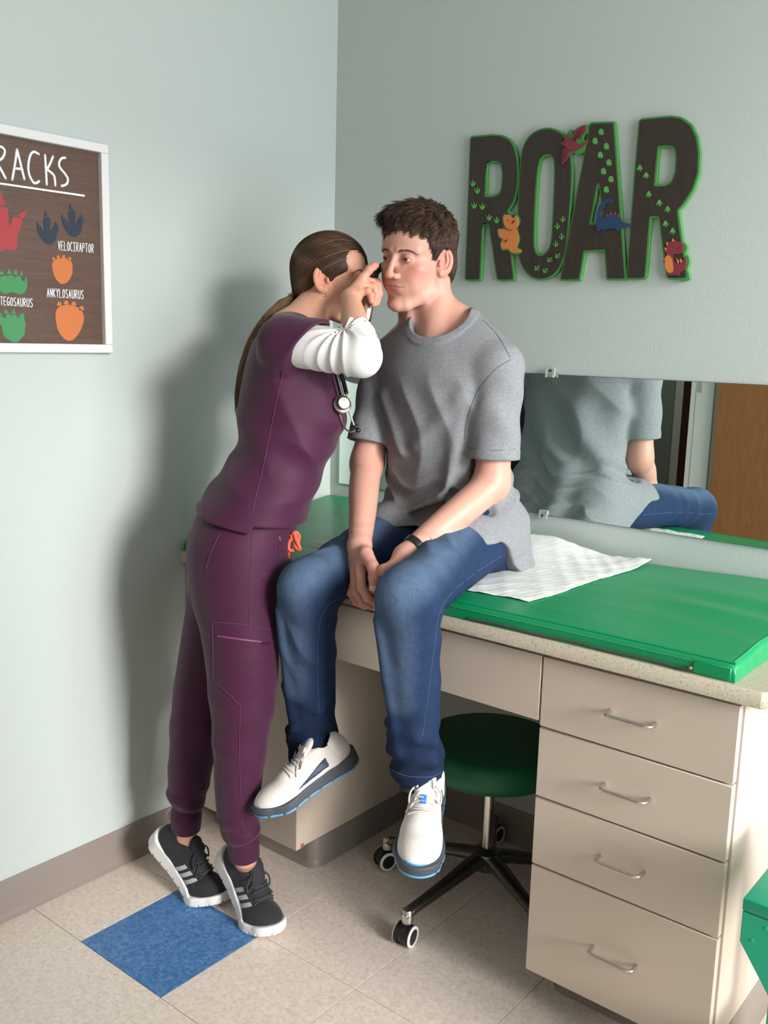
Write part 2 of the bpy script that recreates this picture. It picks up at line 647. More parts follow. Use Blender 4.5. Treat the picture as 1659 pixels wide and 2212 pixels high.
V, F = [], []
rr = .016
xs = np.concatenate([PX0 + rr * (1 - np.cos(np.linspace(0, math.pi / 2, 6)[:-1])), np.linspace(PX0 + rr, PX1 - rr, NXp),
                     PX1 - rr * (1 - np.cos(np.linspace(math.pi / 2, 0, 6)[1:]))])
ts = np.linspace(0, 1, NYp)
ys01 = np.concatenate([rr / .6 * (1 - np.cos(np.linspace(0, math.pi / 2, 6)[:-1])), np.linspace(rr / .6, 1 - rr / .6, NYp),
                       1 - rr / .6 * (1 - np.cos(np.linspace(math.pi / 2, 0, 6)[1:]))])
XX, TT = np.meshgrid(xs, ys01, indexing='ij')
y0 = pad_edge_y(XX)
YY = y0 + (PY1 - y0) * TT
ZZ = mat_top(XX, YY)


def drop(dist):
    q = np.clip(dist / rr, 0, 1); return rr * .8 * (1 - np.sqrt(np.clip(1 - (1 - q) ** 2, 0, 1)))


ZZ = ZZ - np.maximum(drop(XX - PX0), drop(PX1 - XX)) - drop(YY - y0) - drop(PY1 - YY)
nx, ny = XX.shape
V = np.stack([XX, YY, ZZ], -1).reshape(-1, 3)
idx = np.arange(nx * ny).reshape(nx, ny)
F = np.stack([idx[:-1, :-1], idx[1:, :-1], idx[1:, 1:], idx[:-1, 1:]], -1).reshape(-1, 4).tolist()
ring = list(idx[:, 0]) + list(idx[-1, 1:]) + list(idx[::-1, -1][1:]) + list(idx[0, ::-1][1:-1])
V = V.tolist()
base = len(V)
for r_ in ring:
    x, y, z = V[r_]; V.append((x, y, CT + .0005))
n = len(ring)
for i in range(n):
    F.append((ring[(i + 1) % n], ring[i], base + i, base + (i + 1) % n))
F.append(tuple(range(base, base + n)))
mobj('cover', V, F, M_GREEN, pad, auto=60)
sx = np.linspace(PX0 + .01, PX1 - .004, 60)
tube('seam_piping', [(x, pad_edge_y(x) + .009, mat_top(x, pad_edge_y(x) + .01) - .001) for x in sx], .0022, M_GREEN, pad, 6)
tube('seam_piping', [(PX1 - .009, y, mat_top(PX1 - .01, y) - .001) for y in np.linspace(PY0 + .012, PY1 - .02, 30)], .0022, M_GREEN, pad, 6)
zs = np.linspace(.97, 1.462, 40)
st = []
for i, x in enumerate(np.linspace(.70, 1.462, 190)):
    st.append((x, pad_edge_y(x) - .0006, .8775 + (.0012 if i % 2 else -.0012)))
tube('stitching', st, .0005, plain('light_green_thread', srgb(110, 190, 150), .7), pad, 4)
M_ZIP = plain('clear_zip_strip', srgb(70, 84, 74), .15)
tube('zipper', [(x, pad_edge_y(x) - .001, .860 - .001 * math.sin(x * 40)) for x in zs], .0035, M_ZIP, pad, 6)
box('corner_patch', (1.463, PY0 - .0025, .856), (1.532, PY0 + .004, .880), M_GREEN, pad, .001)
lathe('zipper_pull', [(.0005, 0), (.0032, .001), (.0036, .006), (.002, .010), (.0005, .0105)], plain('brass', srgb(190, 176, 140), .3, .8), pad, 10,
      (0, -1, .2), (1.460, PY0 - .002, .864))


# ------------------------------------------------------------------ exam paper
def paper_mat():
    M = MT('tissue_paper', srgb(222, 224, 222), .75, spec=.2)
    n = M.noise(34, 4, .6)
    M.bump(n, .25, .004)
    M.bump(M.noise(420, 2), .15, .0006)
    M.b.inputs['Subsurface Weight'].default_value = .0
    return M.m


cor = [np.array((1.056, -.520)), np.array((1.120, -.030)), np.array((.36, -.05)), np.array((.40, -.53))]   # front right, back right, back left, front left
n1, n2 = 130, 70
rs = np.random.RandomState(3)


def crumple(x, y):
    z = 0
    for a, k, ph, am in ((.6, 62, .3, .0012), (1.4, 90, 1.2, .0010), (2.3, 48, 2.2, .0012), (-.5, 130, 4.0, .0007), (1.0, 24, .5, .0018)):
        t = (x * math.cos(a) + y * math.sin(a)) * k + ph + 1.6 * np.sin(x * 13 + y * 9 + ph)
        z = z + am * (1 - np.abs(np.sin(t)))
    return z


V = []
for i in range(n1):
    s = i / (n1 - 1)                       # along: right (0) -> left (1)
    for j in range(n2):
        t = j / (n2 - 1)                   # front (0) -> back (1)
        p = (cor[0] * (1 - t) + cor[1] * t) * (1 - s) + (cor[3] * (1 - t) + cor[2] * t) * s
        p = p + np.array([.004 * math.sin(t * 9) * (1 - s) ** 4, .006 * math.sin(s * 14 + 1) * (1 - t) ** 3])
        x, y = p
        under = math.exp(-((x - .71) / .17) ** 4 - ((y + .36) / .30) ** 4)      # pressed flat under the sitter
        z = float(mat_top(np.float64(x), np.float64(y))) + .0012 + float(crumple(x, y)) * (1 - under) * (1.0 if s > .02 else .6)
        z += .026 * max(0, (t - .55) / .45) ** 2 * math.exp(-((x - .84) / .12) ** 2)      # bunched up behind the sitter
        z += .012 * max(0, 1 - math.hypot((x - 1.118) / .13, (y + .03) / .12)) ** 1.5      # lifted corner
        z += .020 * max(0, 1 - math.hypot((x - .40) / .10, (y + .50) / .12))
        V.append((x, min(y, -.012), z))
idx = np.arange(n1 * n2).reshape(n1, n2)
F = np.stack([idx[:-1, :-1], idx[:-1, 1:], idx[1:, 1:], idx[1:, :-1]], -1).reshape(-1, 4).tolist()
pp = mobj('exam_paper', V, F, paper_mat(), None, smooth=True)
sm = pp.modifiers.new('thickness', 'SOLIDIFY'); sm.thickness = .0004
tag(pp, 'crumpled white exam paper sheet lying under the seated boy on the green mat', 'paper')

# ================================================================== mirror
M_MIRROR = plain('mirror_silver', (.80, .90, .86, 1), .0, 1.0)
M_MEDGE = plain('mirror_glass_edge', srgb(70, 96, 86), .2)
mr = empty('wall_mirror', (.9, 0, .985), 'wide frameless mirror on the back wall above the green mat', 'mirror')
box('glass', (.042, -.0055, .9855), (2.30, -.001, 1.366), M_MEDGE, mr)
mobj('silvering', [(.043, -.0058, .9865), (2.299, -.0058, .9865), (2.299, -.0058, 1.365), (.043, -.0058, 1.365)], [(0, 1, 2, 3)], M_MIRROR, mr)
Mc = MT('clear_acrylic', srgb(232, 236, 232), .12)
Mc.b.inputs['Transmission Weight'].default_value = .75
Mc.b.inputs['IOR'].default_value = 1.3
M_CLEAR = Mc.m
for (u, v), up in (((1191, 803), 1), ((1174, 1111), -1)):
    c = at_y(u, v, -.008)
    ck = empty('mirror_clip', (c[0], 0, c[2]), parent=None)
    bm = bmesh.new()
    zc = c[2]
    box_bm(bm, (c[0] - .013, -.0125, zc - .012), (c[0] + .013, -.0062, zc + .012), .0015)
    box_bm(bm, (c[0] - .013, -.018, zc - .012 * up - .003), (c[0] - .008, -.0125, zc + .009), .0008)
    box_bm(bm, (c[0] + .008, -.018, zc - .012 * up - .003), (c[0] + .013, -.0125, zc + .009), .0008)
    a = bm_obj('mirror_clip', bm, M_CLEAR, None, auto=40)
    bpy.data.objects.remove(ck)
    adopt(a, mr)
    s_ = lathe('screw', [(.0005, 0), (.0034, .0006), (.0036, .002), (.0036, .0045)], plain('screw_brown', srgb(90, 70, 58), .4, .6), None, 12, (0, 1, 0), (c[0], -.0175, zc + .003 * up))
    adopt(s_, a)

# ================================================================== rolling stool in the kneehole
SX, SY = .847, -.300
stl = empty('rolling_stool', (SX, SY, 0), 'dark green round rolling stool tucked under the worktop', 'stool')
prof = [(.001, .369)]
for a in np.linspace(-math.pi / 2, math.pi / 2, 14):
    prof.append((.165 + .030 * math.cos(a), .408 + .039 * math.sin(a)))
prof.append((.001, .452))
lathe('seat', prof, M_GREENDK, stl, 56, None, (SX, SY, 0), auto=60)
lathe('seat_plate', [(.001, .350), (.09, .352), (.10, .369), (.001, .3695)], M_BLACKP, stl, 28, None, (SX, SY, 0))
lathe('gas_lift', [(.001, .13), (.0145, .131), (.0145, .36), (.001, .36)], M_CHROME, stl, 24, None, (SX, SY, 0))
lathe('hub', [(.001, .085), (.034, .088), (.042, .11), (.036, .135), (.020, .145), (.001, .146)], M_DARKMETAL, stl, 28, None, (SX, SY, 0))
a0 = math.atan2(-.588 - SY, .812 - SX)
# a torn flap of lining hanging under the seat
mobj('torn_lining', [(SX - .07, SY - .10, .372), (SX - .02, SY - .13, .372), (SX - .03, SY - .135, .345), (SX - .05, SY - .128, .352), (SX - .066, SY - .112, .347)],
     [(0, 1, 2, 3, 4)], plain('frayed_pink_lining', srgb(150, 104, 92), .9), stl)
for k in range(5):
    a = a0 - k * 2 * math.pi / 5
    dx, dy = math.cos(a), math.sin(a)
    R = .292
    pts = [(SX + dx * r, SY + dy * r, z) for r, z in ((.02, .118), (.07, .114), (.15, .100), (.23, .088), (.275, .082), (R, .078), (R + .012, .074))]
    leg = tube('leg', pts, [.026, .023, .019, .0165, .0155, .016, .012], M_DARKMETAL, stl, 10, flat=((0, 0, 1), .75))
    ex, ey = SX + dx * R, SY + dy * R
    cap = lathe('end_cap', [(.001, .092), (.012, .089), (.0155, .082), (.0150, .056), (.001, .055)], M_STEEL, None, 16, None, (ex, ey, 0))
    adopt(cap, leg)
    cs = lathe('caster_stem', [(.001, .056), (.012, .0555), (.012, .046), (.001, .045)], M_BLACKP, None, 12, None, (ex, ey, 0))
    adopt(cs, leg)
    wa = a + (.25, 1.0, -.6, .5, 1.7)[k] + math.pi / 2
    ax = Vector((math.cos(wa), math.sin(wa), 0))
    off = Vector((-ax.y, ax.x, 0)) * -.008
    cc = Vector((ex, ey, .0265)) + off
    bm = bmesh.new()
    hood = lathe('caster_hood', [(.001, -.0105), (.024, -.0105), (.0245, -.0085), (.0245, .0085), (.024, .0105), (.001, .0105)], M_BLACKP, None, 22, tuple(ax), tuple(cc + Vector((0, 0, .0035))))
    adopt(hood, leg)
    for sgn in (-1, 1):
        wh = lathe('caster_wheel', [(.001, .0115 * sgn), (.0255, .0115 * sgn), (.0262, .013 * sgn), (.0262, .021 * sgn), (.025, .0225 * sgn), (.020, .0228 * sgn), (.0195, .0215 * sgn), (.001, .0215 * sgn)],
                   M_BLACKP, None, 26, tuple(ax), tuple(cc))
        adopt(wh, leg)
        dk = lathe('wheel_ring', [(.0195, .0205 * sgn), (.0195, .0236 * sgn), (.0225, .0240 * sgn), (.0252, .0232 * sgn), (.0266, .0205 * sgn)], M_WHITEP, None, 22, tuple(ax), tuple(cc))
        adopt(dk, leg)

# ================================================================== green painted step stool at the right edge
gs = empty('step_stool', (1.85, -.68, 0), 'bright green painted wooden step stool beside the drawer cabinet', 'step stool')
GX0, GX1, GY0, GY1, GZ = 1.648, 2.02, -.80, -.50, .566
box('step_top', (GX0, GY0, GZ - .022), (GX1, GY1, GZ), M_PAINTG, gs, .003, 2)
prf = [(GX0 + .001, GZ - .023), (GX0 + .001, .487), (GX0 + .055, .410), (GX0 + .055, .0005), (GX0 + .12, .0005), (GX0 + .12, .36), (GX1 - .12, .36), (GX1 - .12, .0005),
       (GX1 - .055, .0005), (GX1 - .055, .41), (GX1 - .001, .487), (GX1 - .001, GZ - .023)]
for ya in (GY0 + .002, GY1 - .022):
    sp = prism('side_panel', prf, 'y', ya, ya + .02, M_PAINTG, gs, .0015)
    if ya < -.7:
        for sx_, sz_ in ((GX0 + .040, .527), (GX0 + .020, .497), (GX1 - .04, .52), (GX1 - .02, .49)):
            s_ = lathe('screw_plug', [(.0005, 0), (.0034, .0004), (.0038, .0015), (.0045, .0022)], M_PAINTG, None, 12, (0, 1, 0), (sx_, ya - .0012, sz_))
            adopt(s_, sp)
box('stretcher', (GX0 + .06, GY0 + .022, .16), (GX0 + .10, GY1 - .022, .22), M_PAINTG, gs, .002)
box('stretcher', (GX1 - .10, GY0 + .022, .16), (GX1 - .06, GY1 - .022, .22), M_PAINTG, gs, .002)
# ================================================================== wall sign ROAR
def ear_mesh(name, loops, y0, y1, to3, mat, parent=None, bevel=0.0, auto=40):
    """filled 2D outline (first loop outer, rest holes) extruded between two depths; to3(u, v, depth) -> point"""
    cu = bpy.data.curves.new(name, 'CURVE'); cu.dimensions = '2D'; cu.fill_mode = 'BOTH'
    for lp in loops:
        sp = cu.splines.new('POLY'); sp.points.add(len(lp) - 1)
        for p, q in zip(sp.points, lp): p.co = (q[0], q[1], 0, 1)
        sp.use_cyclic_u = True
    d_ = abs(y1 - y0)
    cu.extrude = d_ / 2
    if bevel: cu.bevel_depth = bevel; cu.bevel_resolution = 1; cu.offset = -bevel; cu.extrude = d_ / 2 - bevel
    ob = bpy.data.objects.new(name, cu); COL.objects.link(ob)
    dg = bpy.context.evaluated_depsgraph_get()
    me = bpy.data.meshes.new_from_object(ob.evaluated_get(dg))
    bpy.data.objects.remove(ob); bpy.data.curves.remove(cu)
    co = np.empty(len(me.vertices) * 3, np.float32); me.vertices.foreach_get('co', co); co = co.reshape(-1, 3)
    mid = (y0 + y1) / 2
    new = np.array([to3(c[0], c[1], mid + c[2]) for c in co], np.float32)
    me.vertices.foreach_set('co', new.ravel()); me.update()
    bm = bmesh.new(); bm.from_mesh(me); bmesh.ops.remove_doubles(bm, verts=bm.verts, dist=1e-6)
    bmesh.ops.recalc_face_normals(bm, faces=bm.faces); bm.to_mesh(me); bm.free()
    me.name = name; me.materials.clear()
    return lobj(name, me, mat, parent, auto=auto)


def offset_poly(lp, d):
    """grow a polygon outwards by d (shrinks for negative d)"""
    P = np.array(lp, float)
    a = .5 * np.sum(P[:, 0] * np.roll(P[:, 1], -1) - np.roll(P[:, 0], -1) * P[:, 1])
    out = []
    n = len(P)
    for i in range(n):
        e1 = P[i] - P[i - 1]; e2 = P[(i + 1) % n] - P[i]
        e1 /= np.linalg.norm(e1) + 1e-9; e2 /= np.linalg.norm(e2) + 1e-9
        n1, n2 = np.array([e1[1], -e1[0]]), np.array([e2[1], -e2[0]])
        if a < 0: n1, n2 = -n1, -n2
        k = (n1 + n2) / max(.35, 1 + n1 @ n2)
        out.append(P[i] + k * d)
    return [tuple(p) for p in out]


def smooth_loop(lp, n=4):
    return [tuple(p[:2]) for p in spline([np.array([*q, 0.]) for q in lp], n, True)]


SGS = 2.9625
_o = at_y(980, 230, -.012); _ux = (at_y(1500, 230, -.012) - _o); 
# plan of the sign: solve a flat (x, z) layout from its photographed outline
def sgn_xz(u, v):
    p = at_y(980 + u / SGS, 230 + v / SGS, -.014); return p[0] * 1000, p[2] * 1000


def to_wall(a, b, dep):                      # mm on the back wall -> world
    return (a / 1000, dep / 1000, b / 1000)


def L(pts, sm=0):
    q = [sgn_xz(*p) for p in pts]
    return smooth_loop(q, sm) if sm else q


def rounded(pts, r=7, n=4):
    """round every corner of a traced polygon (in mm)"""
    P = [np.array(p, float) for p in pts]
    out = []
    for i in range(len(P)):
        a, b, c = P[i - 1], P[i], P[(i + 1) % len(P)]
        d1, d2 = a - b, c - b
        l1, l2 = np.linalg.norm(d1), np.linalg.norm(d2)
        q = min(r, l1 * .45, l2 * .45)
        p1, p2 = b + d1 / l1 * q, b + d2 / l2 * q
        for t in np.linspace(0, 1, n):
            out.append(tuple((1 - t) ** 2 * p1 + 2 * t * (1 - t) * b + t * t * p2))
    return out


M_SIGNW = wood('dark_walnut_print', srgb(58, 46, 40), srgb(40, 31, 27), (26, 9, 2.2), .5, 5)
M_SIGNG = paint('sign_green', srgb(66, 136, 64), .5, .05)
M_SIGNE = plain('sign_plywood_edge', srgb(176, 140, 104), .7)
M_FOOT = plain('footprint_green', srgb(84, 160, 74), .6)
M_ORANGE = plain('dino_orange', srgb(208, 124, 64), .6)
M_MAROON = plain('dino_maroon', srgb(124, 44, 56), .6)
M_NAVY = plain('dino_navy', srgb(26, 58, 92), .6)
M_PINK = plain('dino_rose', srgb(122, 62, 72), .6)
M_INK = plain('dino_ink', srgb(28, 26, 34), .6)

sign = empty('wall_sign', (.82, 0, 1.6), 'dark wood ROAR letter sign with dinosaurs and footprints above the mirror', 'wall sign')
LET = {
    'R': ([(112, 200), (250, 188), (305, 192), (350, 215), (383, 262), (402, 340), (407, 440), (400, 530), (378, 610), (338, 668), (335, 700), (380, 1105), (284, 1105), (228, 745), (180, 745), (164, 1105), (78, 1105)],
          [(205, 350), (280, 346), (308, 366), (317, 430), (312, 520), (295, 565), (250, 580), (195, 582)]),
    'O': ([(580, 148), (640, 152), (690, 182), (722, 235), (742, 315), (750, 420), (746, 560), (735, 700), (722, 830), (705, 945), (670, 1035), (620, 1083), (560, 1100), (500, 1083), (450, 1030), (422, 950), (413, 840), (415, 700), (421, 560), (429, 420), (441, 300), (470, 220), (520, 170)],
          [(590, 306), (625, 308), (646, 340), (651, 420), (647, 560), (640, 720), (630, 860), (610, 920), (577, 953), (540, 955), (517, 920), (510, 860), (513, 700), (521, 540), (531, 420), (545, 350), (565, 318)]),
    'A': ([(880, 112), (1019, 108), (1094, 1100), (988, 1100), (974, 914), (832, 920), (800, 1104), (690, 1104)],
          [(918, 490), (938, 490), (968, 757), (866, 757)]),
    'R2': ([(1195, 88), (1390, 70), (1455, 80), (1515, 125), (1550, 200), (1565, 300), (1558, 430), (1525, 530), (1470, 615), (1428, 662), (1440, 770), (1490, 1096), (1374, 1096), (1320, 700), (1254, 700), (1220, 1096), (1114, 1096), (1140, 760), (1168, 400)],
           [(1305, 252), (1390, 246), (1424, 266), (1431, 330), (1426, 420), (1400, 490), (1355, 512), (1282, 514), (1290, 400)]),
}
for k_, (nm, (outer, hole)) in enumerate(LET.items()):
    if nm == 'O':
        o1, h1 = L(outer, 4), L(hole, 4)
    else:
        o1, h1 = rounded(L(outer), 6 if nm != 'A' else 3), rounded(L(hole), 6 if nm != 'A' else 3)
    bk = ear_mesh('letter_backing', [offset_poly(o1, 4.6) if nm != 'A' else rounded(offset_poly(L(outer), 4.6), 2.5), offset_poly(h1, -4.6) if nm != 'A' else rounded(L([(925, 520), (931, 520), (955, 742), (880, 742)]), 2)], -13.2 - .25 * k_, -1.5, to_wall, M_SIGNG, sign)
    fc = ear_mesh('letter_face', [o1, h1], -15.2 - .25 * k_, -13.0 - .25 * k_, to_wall, M_SIGNW, None)
    adopt(fc, bk)

FD = -16.6


def flat(name, pts, mat, parent, d0=-15.0, d1=FD, sm=3):
    lp = L(pts, sm)
    return ear_mesh(name, [lp], d1, d0, to_wall, mat, parent)


def blob(cx, cy, pts, s=1.0, rot=0.0):
    c, s_ = math.cos(rot) * s, math.sin(rot) * s
    return [(cx + x * c - y * s_, cy + x * s_ + y * c) for x, y in pts]


FA = [(-17, -14), (-13, 8), (0, 22), (13, 10), (17, -12), (9, 2), (5, 2), (1, -22), (-4, 2), (-8, 3)]
FB = [(-14, 14), (-15, -8), (-5, -22), (8, -20), (15, -4), (15, 18), (9, 12), (5, 22), (0, 13), (-6, 22), (-8, 13)]
FC = [(-14, -6), (-3, 14), (-3, -18), (3, -18), (3, 14), (13, -8), (15, -2), (1, 19), (-16, 0)]
FDD = [(-20, 14), (-10, -10), (0, -24), (10, -12), (20, 10), (9, 2), (7, 22), (0, 4), (-5, 22), (-6, 4)]
for lst, shp, mat in (([(125, 492), (153, 537), (133, 633), (185, 640), (228, 710), (277, 727)], FA, M_FOOT),
                      ([(946, 165), (908, 223), (980, 257), (941, 313), (996, 361), (961, 417), (1009, 467), (979, 534)], FB, M_FOOT),
                      ([(700, 722), (665, 767), (692, 834), (655, 882)], FC, M_FOOT),
                      ([(1193, 397), (1234, 444), (1251, 565), (1318, 620), (1371, 660), (1358, 753), (1403, 800)], FDD, M_FOOT)):
    for (x, y) in lst:
        flat('footprint', blob(x, y, shp), mat, sign, d1=-16.9, sm=2)
for (x, y) in [(667, 957), (616, 982), (535, 1036), (589, 1051)]:
    flat('footprint', blob(x, y, FC, 1.0, .75), M_FOOT, sign, d1=-16.9, sm=2)

# three-horned dinosaur
tri = flat('horned_dinosaur', [(290, 790), (318, 786), (348, 786), (395, 780), (415, 818), (419, 860), (404, 905), (432, 918), (424, 935), (380, 936), (350, 912), (318, 915), (306, 880), (322, 850), (298, 835)], M_ORANGE, sign, d1=-18)
h_ = flat('dinosaur_head', [(328, 702), (346, 692), (372, 700), (398, 698), (412, 710), (420, 738), (414, 766), (385, 788), (352, 792), (334, 765), (324, 728)], M_ORANGE, None, d0=-16, d1=-19.4); adopt(h_, tri)
for pts in ([(338, 694), (346, 674), (356, 692)], [(376, 704), (402, 690), (394, 716)], [(370, 748), (400, 726), (390, 747)], [(350, 727), (357, 727), (357, 734), (350, 734)], [(340, 772), (360, 792), (385, 790), (360, 796)], [(330, 868), (352, 850), (338, 870)]):
    q = flat('ink_mark', pts, M_INK, None, d0=-18, d1=-20, sm=0); adopt(q, tri)
q = flat('green_rim', [(282, 786), (320, 778), (312, 712), (345, 672), (408, 688), (430, 735), (412, 780), (428, 850), (414, 900), (440, 918), (428, 944), (375, 946), (345, 920), (312, 922), (298, 880), (310, 852), (288, 838)], M_SIGNG, None, d0=-2, d1=-16.2); adopt(q, tri)
# flying reptile
pt = flat('flying_reptile', [(693, 238), (716, 224), (738, 170), (746, 214), (775, 224), (815, 246), (860, 224), (855, 242), (800, 276), (770, 291), (742, 280), (718, 256)], M_MAROON, sign, d1=-20, sm=2)
w1 = flat('wing', [(765, 214), (788, 150), (850, 125), (849, 162), (830, 178), (824, 206), (800, 203), (790, 224)], M_MAROON, None, d0=-16, d1=-21, sm=2); adopt(w1, pt)
w2 = flat('wing', [(718, 270), (746, 288), (741, 320), (716, 356), (698, 372), (700, 312)], M_MAROON, None, d0=-16, d1=-21, sm=2); adopt(w2, pt)
for pts in ([(772, 216), (800, 170), (846, 130), (802, 176), (776, 217)], [(780, 220), (815, 180), (846, 163), (817, 184), (786, 220)], [(726, 276), (704, 330), (700, 366), (708, 332)], [(736, 284), (722, 330), (714, 354), (726, 332)], [(716, 238), (722, 238), (722, 244), (716, 244)]):
    q = flat('ink_mark', pts, M_INK, None, d0=-18, d1=-21.8, sm=0); adopt(q, pt)
q = flat('green_rim', [(735, 165), (760, 150), (772, 205), (785, 145), (856, 117), (858, 170), (838, 185), (832, 215), (864, 222), (845, 262), (836, 290), (800, 310), (775, 296), (752, 302), (742, 270), (748, 225)], M_SIGNG, None, d0=-2, d1=-17, sm=2); adopt(q, pt)
# long-necked dinosaur
sau = flat('long_necked_dinosaur', [(956, 614), (985, 591), (1014, 598), (1017, 614), (1000, 625), (976, 626), (957, 655), (946, 690), (966, 716), (1000, 700), (1030, 692), (1060, 712), (1090, 745), (1142, 752), (1142, 770), (1090, 776), (1068, 784), (1056, 802), (1036, 784), (985, 784), (962, 797), (947, 784), (930, 802), (919, 780), (920, 700), (934, 645)], M_NAVY, sign, d1=-19, sm=2)
for x, y in ((988, 694), (1010, 684), (1034, 684), (1056, 698), (1074, 716)):
    q = flat('back_plate', [(x - 12, y + 14), (x + 2, y - 8), (x + 14, y + 14)], M_PINK, None, d0=-15.5, d1=-18.4, sm=0); adopt(q, sau)
q = flat('ink_mark', [(992, 606), (999, 606), (999, 612), (992, 612)], M_INK, None, d0=-18, d1=-19.8, sm=0); adopt(q, sau)
# upright dinosaur with spikes
rx = flat('spiked_dinosaur', [(1385, 872), (1430, 862), (1468, 880), (1474, 915), (1448, 944), (1408, 948), (1412, 985), (1440, 1010), (1474, 996), (1488, 962), (1494, 1008), (1478, 1048), (1444, 1068), (1444, 1086), (1385, 1086), (1370, 1060), (1384, 1010), (1364, 965), (1370, 910)], M_MAROON, sign, d1=-19, sm=2)
q = flat('belly', [(1358, 968), (1378, 952), (1396, 966), (1406, 1000), (1411, 1050), (1390, 1066), (1366, 1050), (1357, 1000)], M_ORANGE, None, d0=-16, d1=-19.6, sm=2); adopt(q, rx)
for tri_ in ([(1372, 905), (1362, 868), (1395, 878)], [(1396, 875), (1404, 846), (1424, 868)], [(1366, 940), (1352, 905), (1376, 905)], [(1440, 1010), (1428, 972), (1448, 990)], [(1456, 1004), (1452, 972), (1472, 990)], [(1342, 1000), (1352, 985), (1362, 1000)]):
    q = flat('spike', tri_, M_ORANGE if tri_[0][0] > 1350 else M_MAROON, None, d0=-15.5, d1=-18.5, sm=0); adopt(q, rx)
for pts in ([(1442, 905), (1449, 905), (1449, 912), (1442, 912)], [(1390, 1080), (1444, 1080), (1444, 1087), (1390, 1087)]):
    q = flat('ink_mark', pts, M_INK, None, d0=-18, d1=-19.9, sm=0); adopt(q, rx)
q = flat('green_rim', [(1470, 870), (1492, 900), (1484, 935), (1478, 960), (1496, 950), (1508, 1000), (1494, 1045), (1508, 1105), (1440, 1100), (1440, 900)], M_SIGNG, None, d0=-2, d1=-14, sm=2); adopt(q, rx)

# ================================================================== framed dinosaur tracks poster on the left wall
M_FRAMEW = paint('poster_frame_white', srgb(222, 222, 222), .5, .05, 80)
M_BOARD = wood('walnut_board', srgb(100, 74, 61), srgb(76, 54, 43), (1, 2.0, 22), .5, 4)
M_LETW = plain('raised_white_letters', srgb(238, 240, 240), .45)
M_RED = plain('print_red', srgb(168, 54, 58), .6)
M_PNAVY = plain('print_navy', srgb(28, 44, 64), .6)
M_PGREEN = plain('print_green', srgb(62, 138, 84), .6)
M_PORANGE = plain('print_orange', srgb(196, 112, 56), .6)
PZ = 4.096


def pst(u, v, dep):
    p = at_x(u / PZ, 240 + v / PZ, dep / 1000); return (dep / 1000, p[1], p[2])


def pst_mm(u, v):
    p = at_x(u / PZ, 240 + v / PZ, .006); return p[1] * 1000, p[2] * 1000


def to_left(a, b, dep): return (dep / 1000, a / 1000, b / 1000)


po = empty('framed_poster', (0, -1.12, 1.64), 'brown wood-grain dinosaur tracks poster in a white frame on the left wall', 'poster')
y1p, z0p, z1p, fw = -.834, 1.394, 1.889, .021
y0p = -1.42
box('frame_rail', (.001, y0p, z1p - fw), (.019, y1p, z1p), M_FRAMEW, po, .0015)
box('frame_rail', (.001, y0p, z0p), (.019, y1p, z0p + fw), M_FRAMEW, po, .0015)
box('frame_rail', (.001, y1p - fw, z0p + fw), (.019, y1p, z1p - fw), M_FRAMEW, po, .0015)
box('frame_rail', (.001, y0p, z0p + fw), (.019, y0p + fw, z1p - fw), M_FRAMEW, po, .0015)
box('board', (.0015, y0p + fw, z0p + fw), (.0055, y1p - fw, z1p - fw), M_BOARD, po)


def pflat(name, pts, mat, sm=3, d0=5.4, d1=6.4):
    q = [pst_mm(*p) for p in pts]
    if sm: q = smooth_loop(q, sm)
    return ear_mesh(name, [q], d0, d1, to_left, mat, po)


def stroke(lines, r, name, mat=M_LETW, fl=.5, dep=6.0):
    parts = []
    for ln in lines:
        pts = [pst(u, v, dep) for u, v in ln]
        if len(pts) > 2: pts = spline(pts, 6)
        parts.append(sweep(pts, r, 8, ((1, 0, 0), fl)))
        for e in (pts[0], pts[-1]):
            vv, ff = [], []
            for a in range(5):
                for b in range(8):
                    th, ph = math.pi * (a + .5) / 5, 2 * math.pi * b / 8
                    vv.append(np.asarray(e) + r * np.array([fl * math.cos(th), math.sin(th) * math.cos(ph), math.sin(th) * math.sin(ph)]))
            for a in range(4):
                for b in range(8): ff.append((a * 8 + b, a * 8 + (b + 1) % 8, (a + 1) * 8 + (b + 1) % 8, (a + 1) * 8 + b))
            parts.append((vv, ff))
    Vs, Fs = join_geo(parts)
    return mobj(name, Vs, Fs, mat, po, smooth=True)


for ln in ([[(-175, 262), (-60, 282)], [(-120, 272), (-112, 575)]],
           [[(-45, 300), (-40, 590)], [(-45, 305), (15, 318), (42, 355), (20, 415), (-40, 450)], [(-30, 452), (10, 520), (48, 593)]],
           [[(108, 605), (130, 480), (150, 338)], [(150, 338), (185, 480), (215, 602)], [(130, 506), (196, 514)]],
           [[(342, 380), (300, 360), (268, 390), (250, 480), (258, 560), (292, 628), (320, 636), (346, 620)]],
           [[(398, 390), (406, 520), (413, 648)], [(468, 402), (440, 470), (412, 520)], [(412, 512), (470, 560), (484, 600), (489, 657)]],
           [[(577, 413), (545, 418), (523, 455), (530, 500), (575, 555), (600, 600), (592, 640), (570, 656), (545, 662)]]):
    stroke(ln, .0031, 'title_letter')
q = [pst_mm(*p) for p in ((-700, 530), (748, 741), (748, 758), (-700, 547))]
ear_mesh('title_rule', [q], 5.4, 7.0, to_left, M_LETW, po)

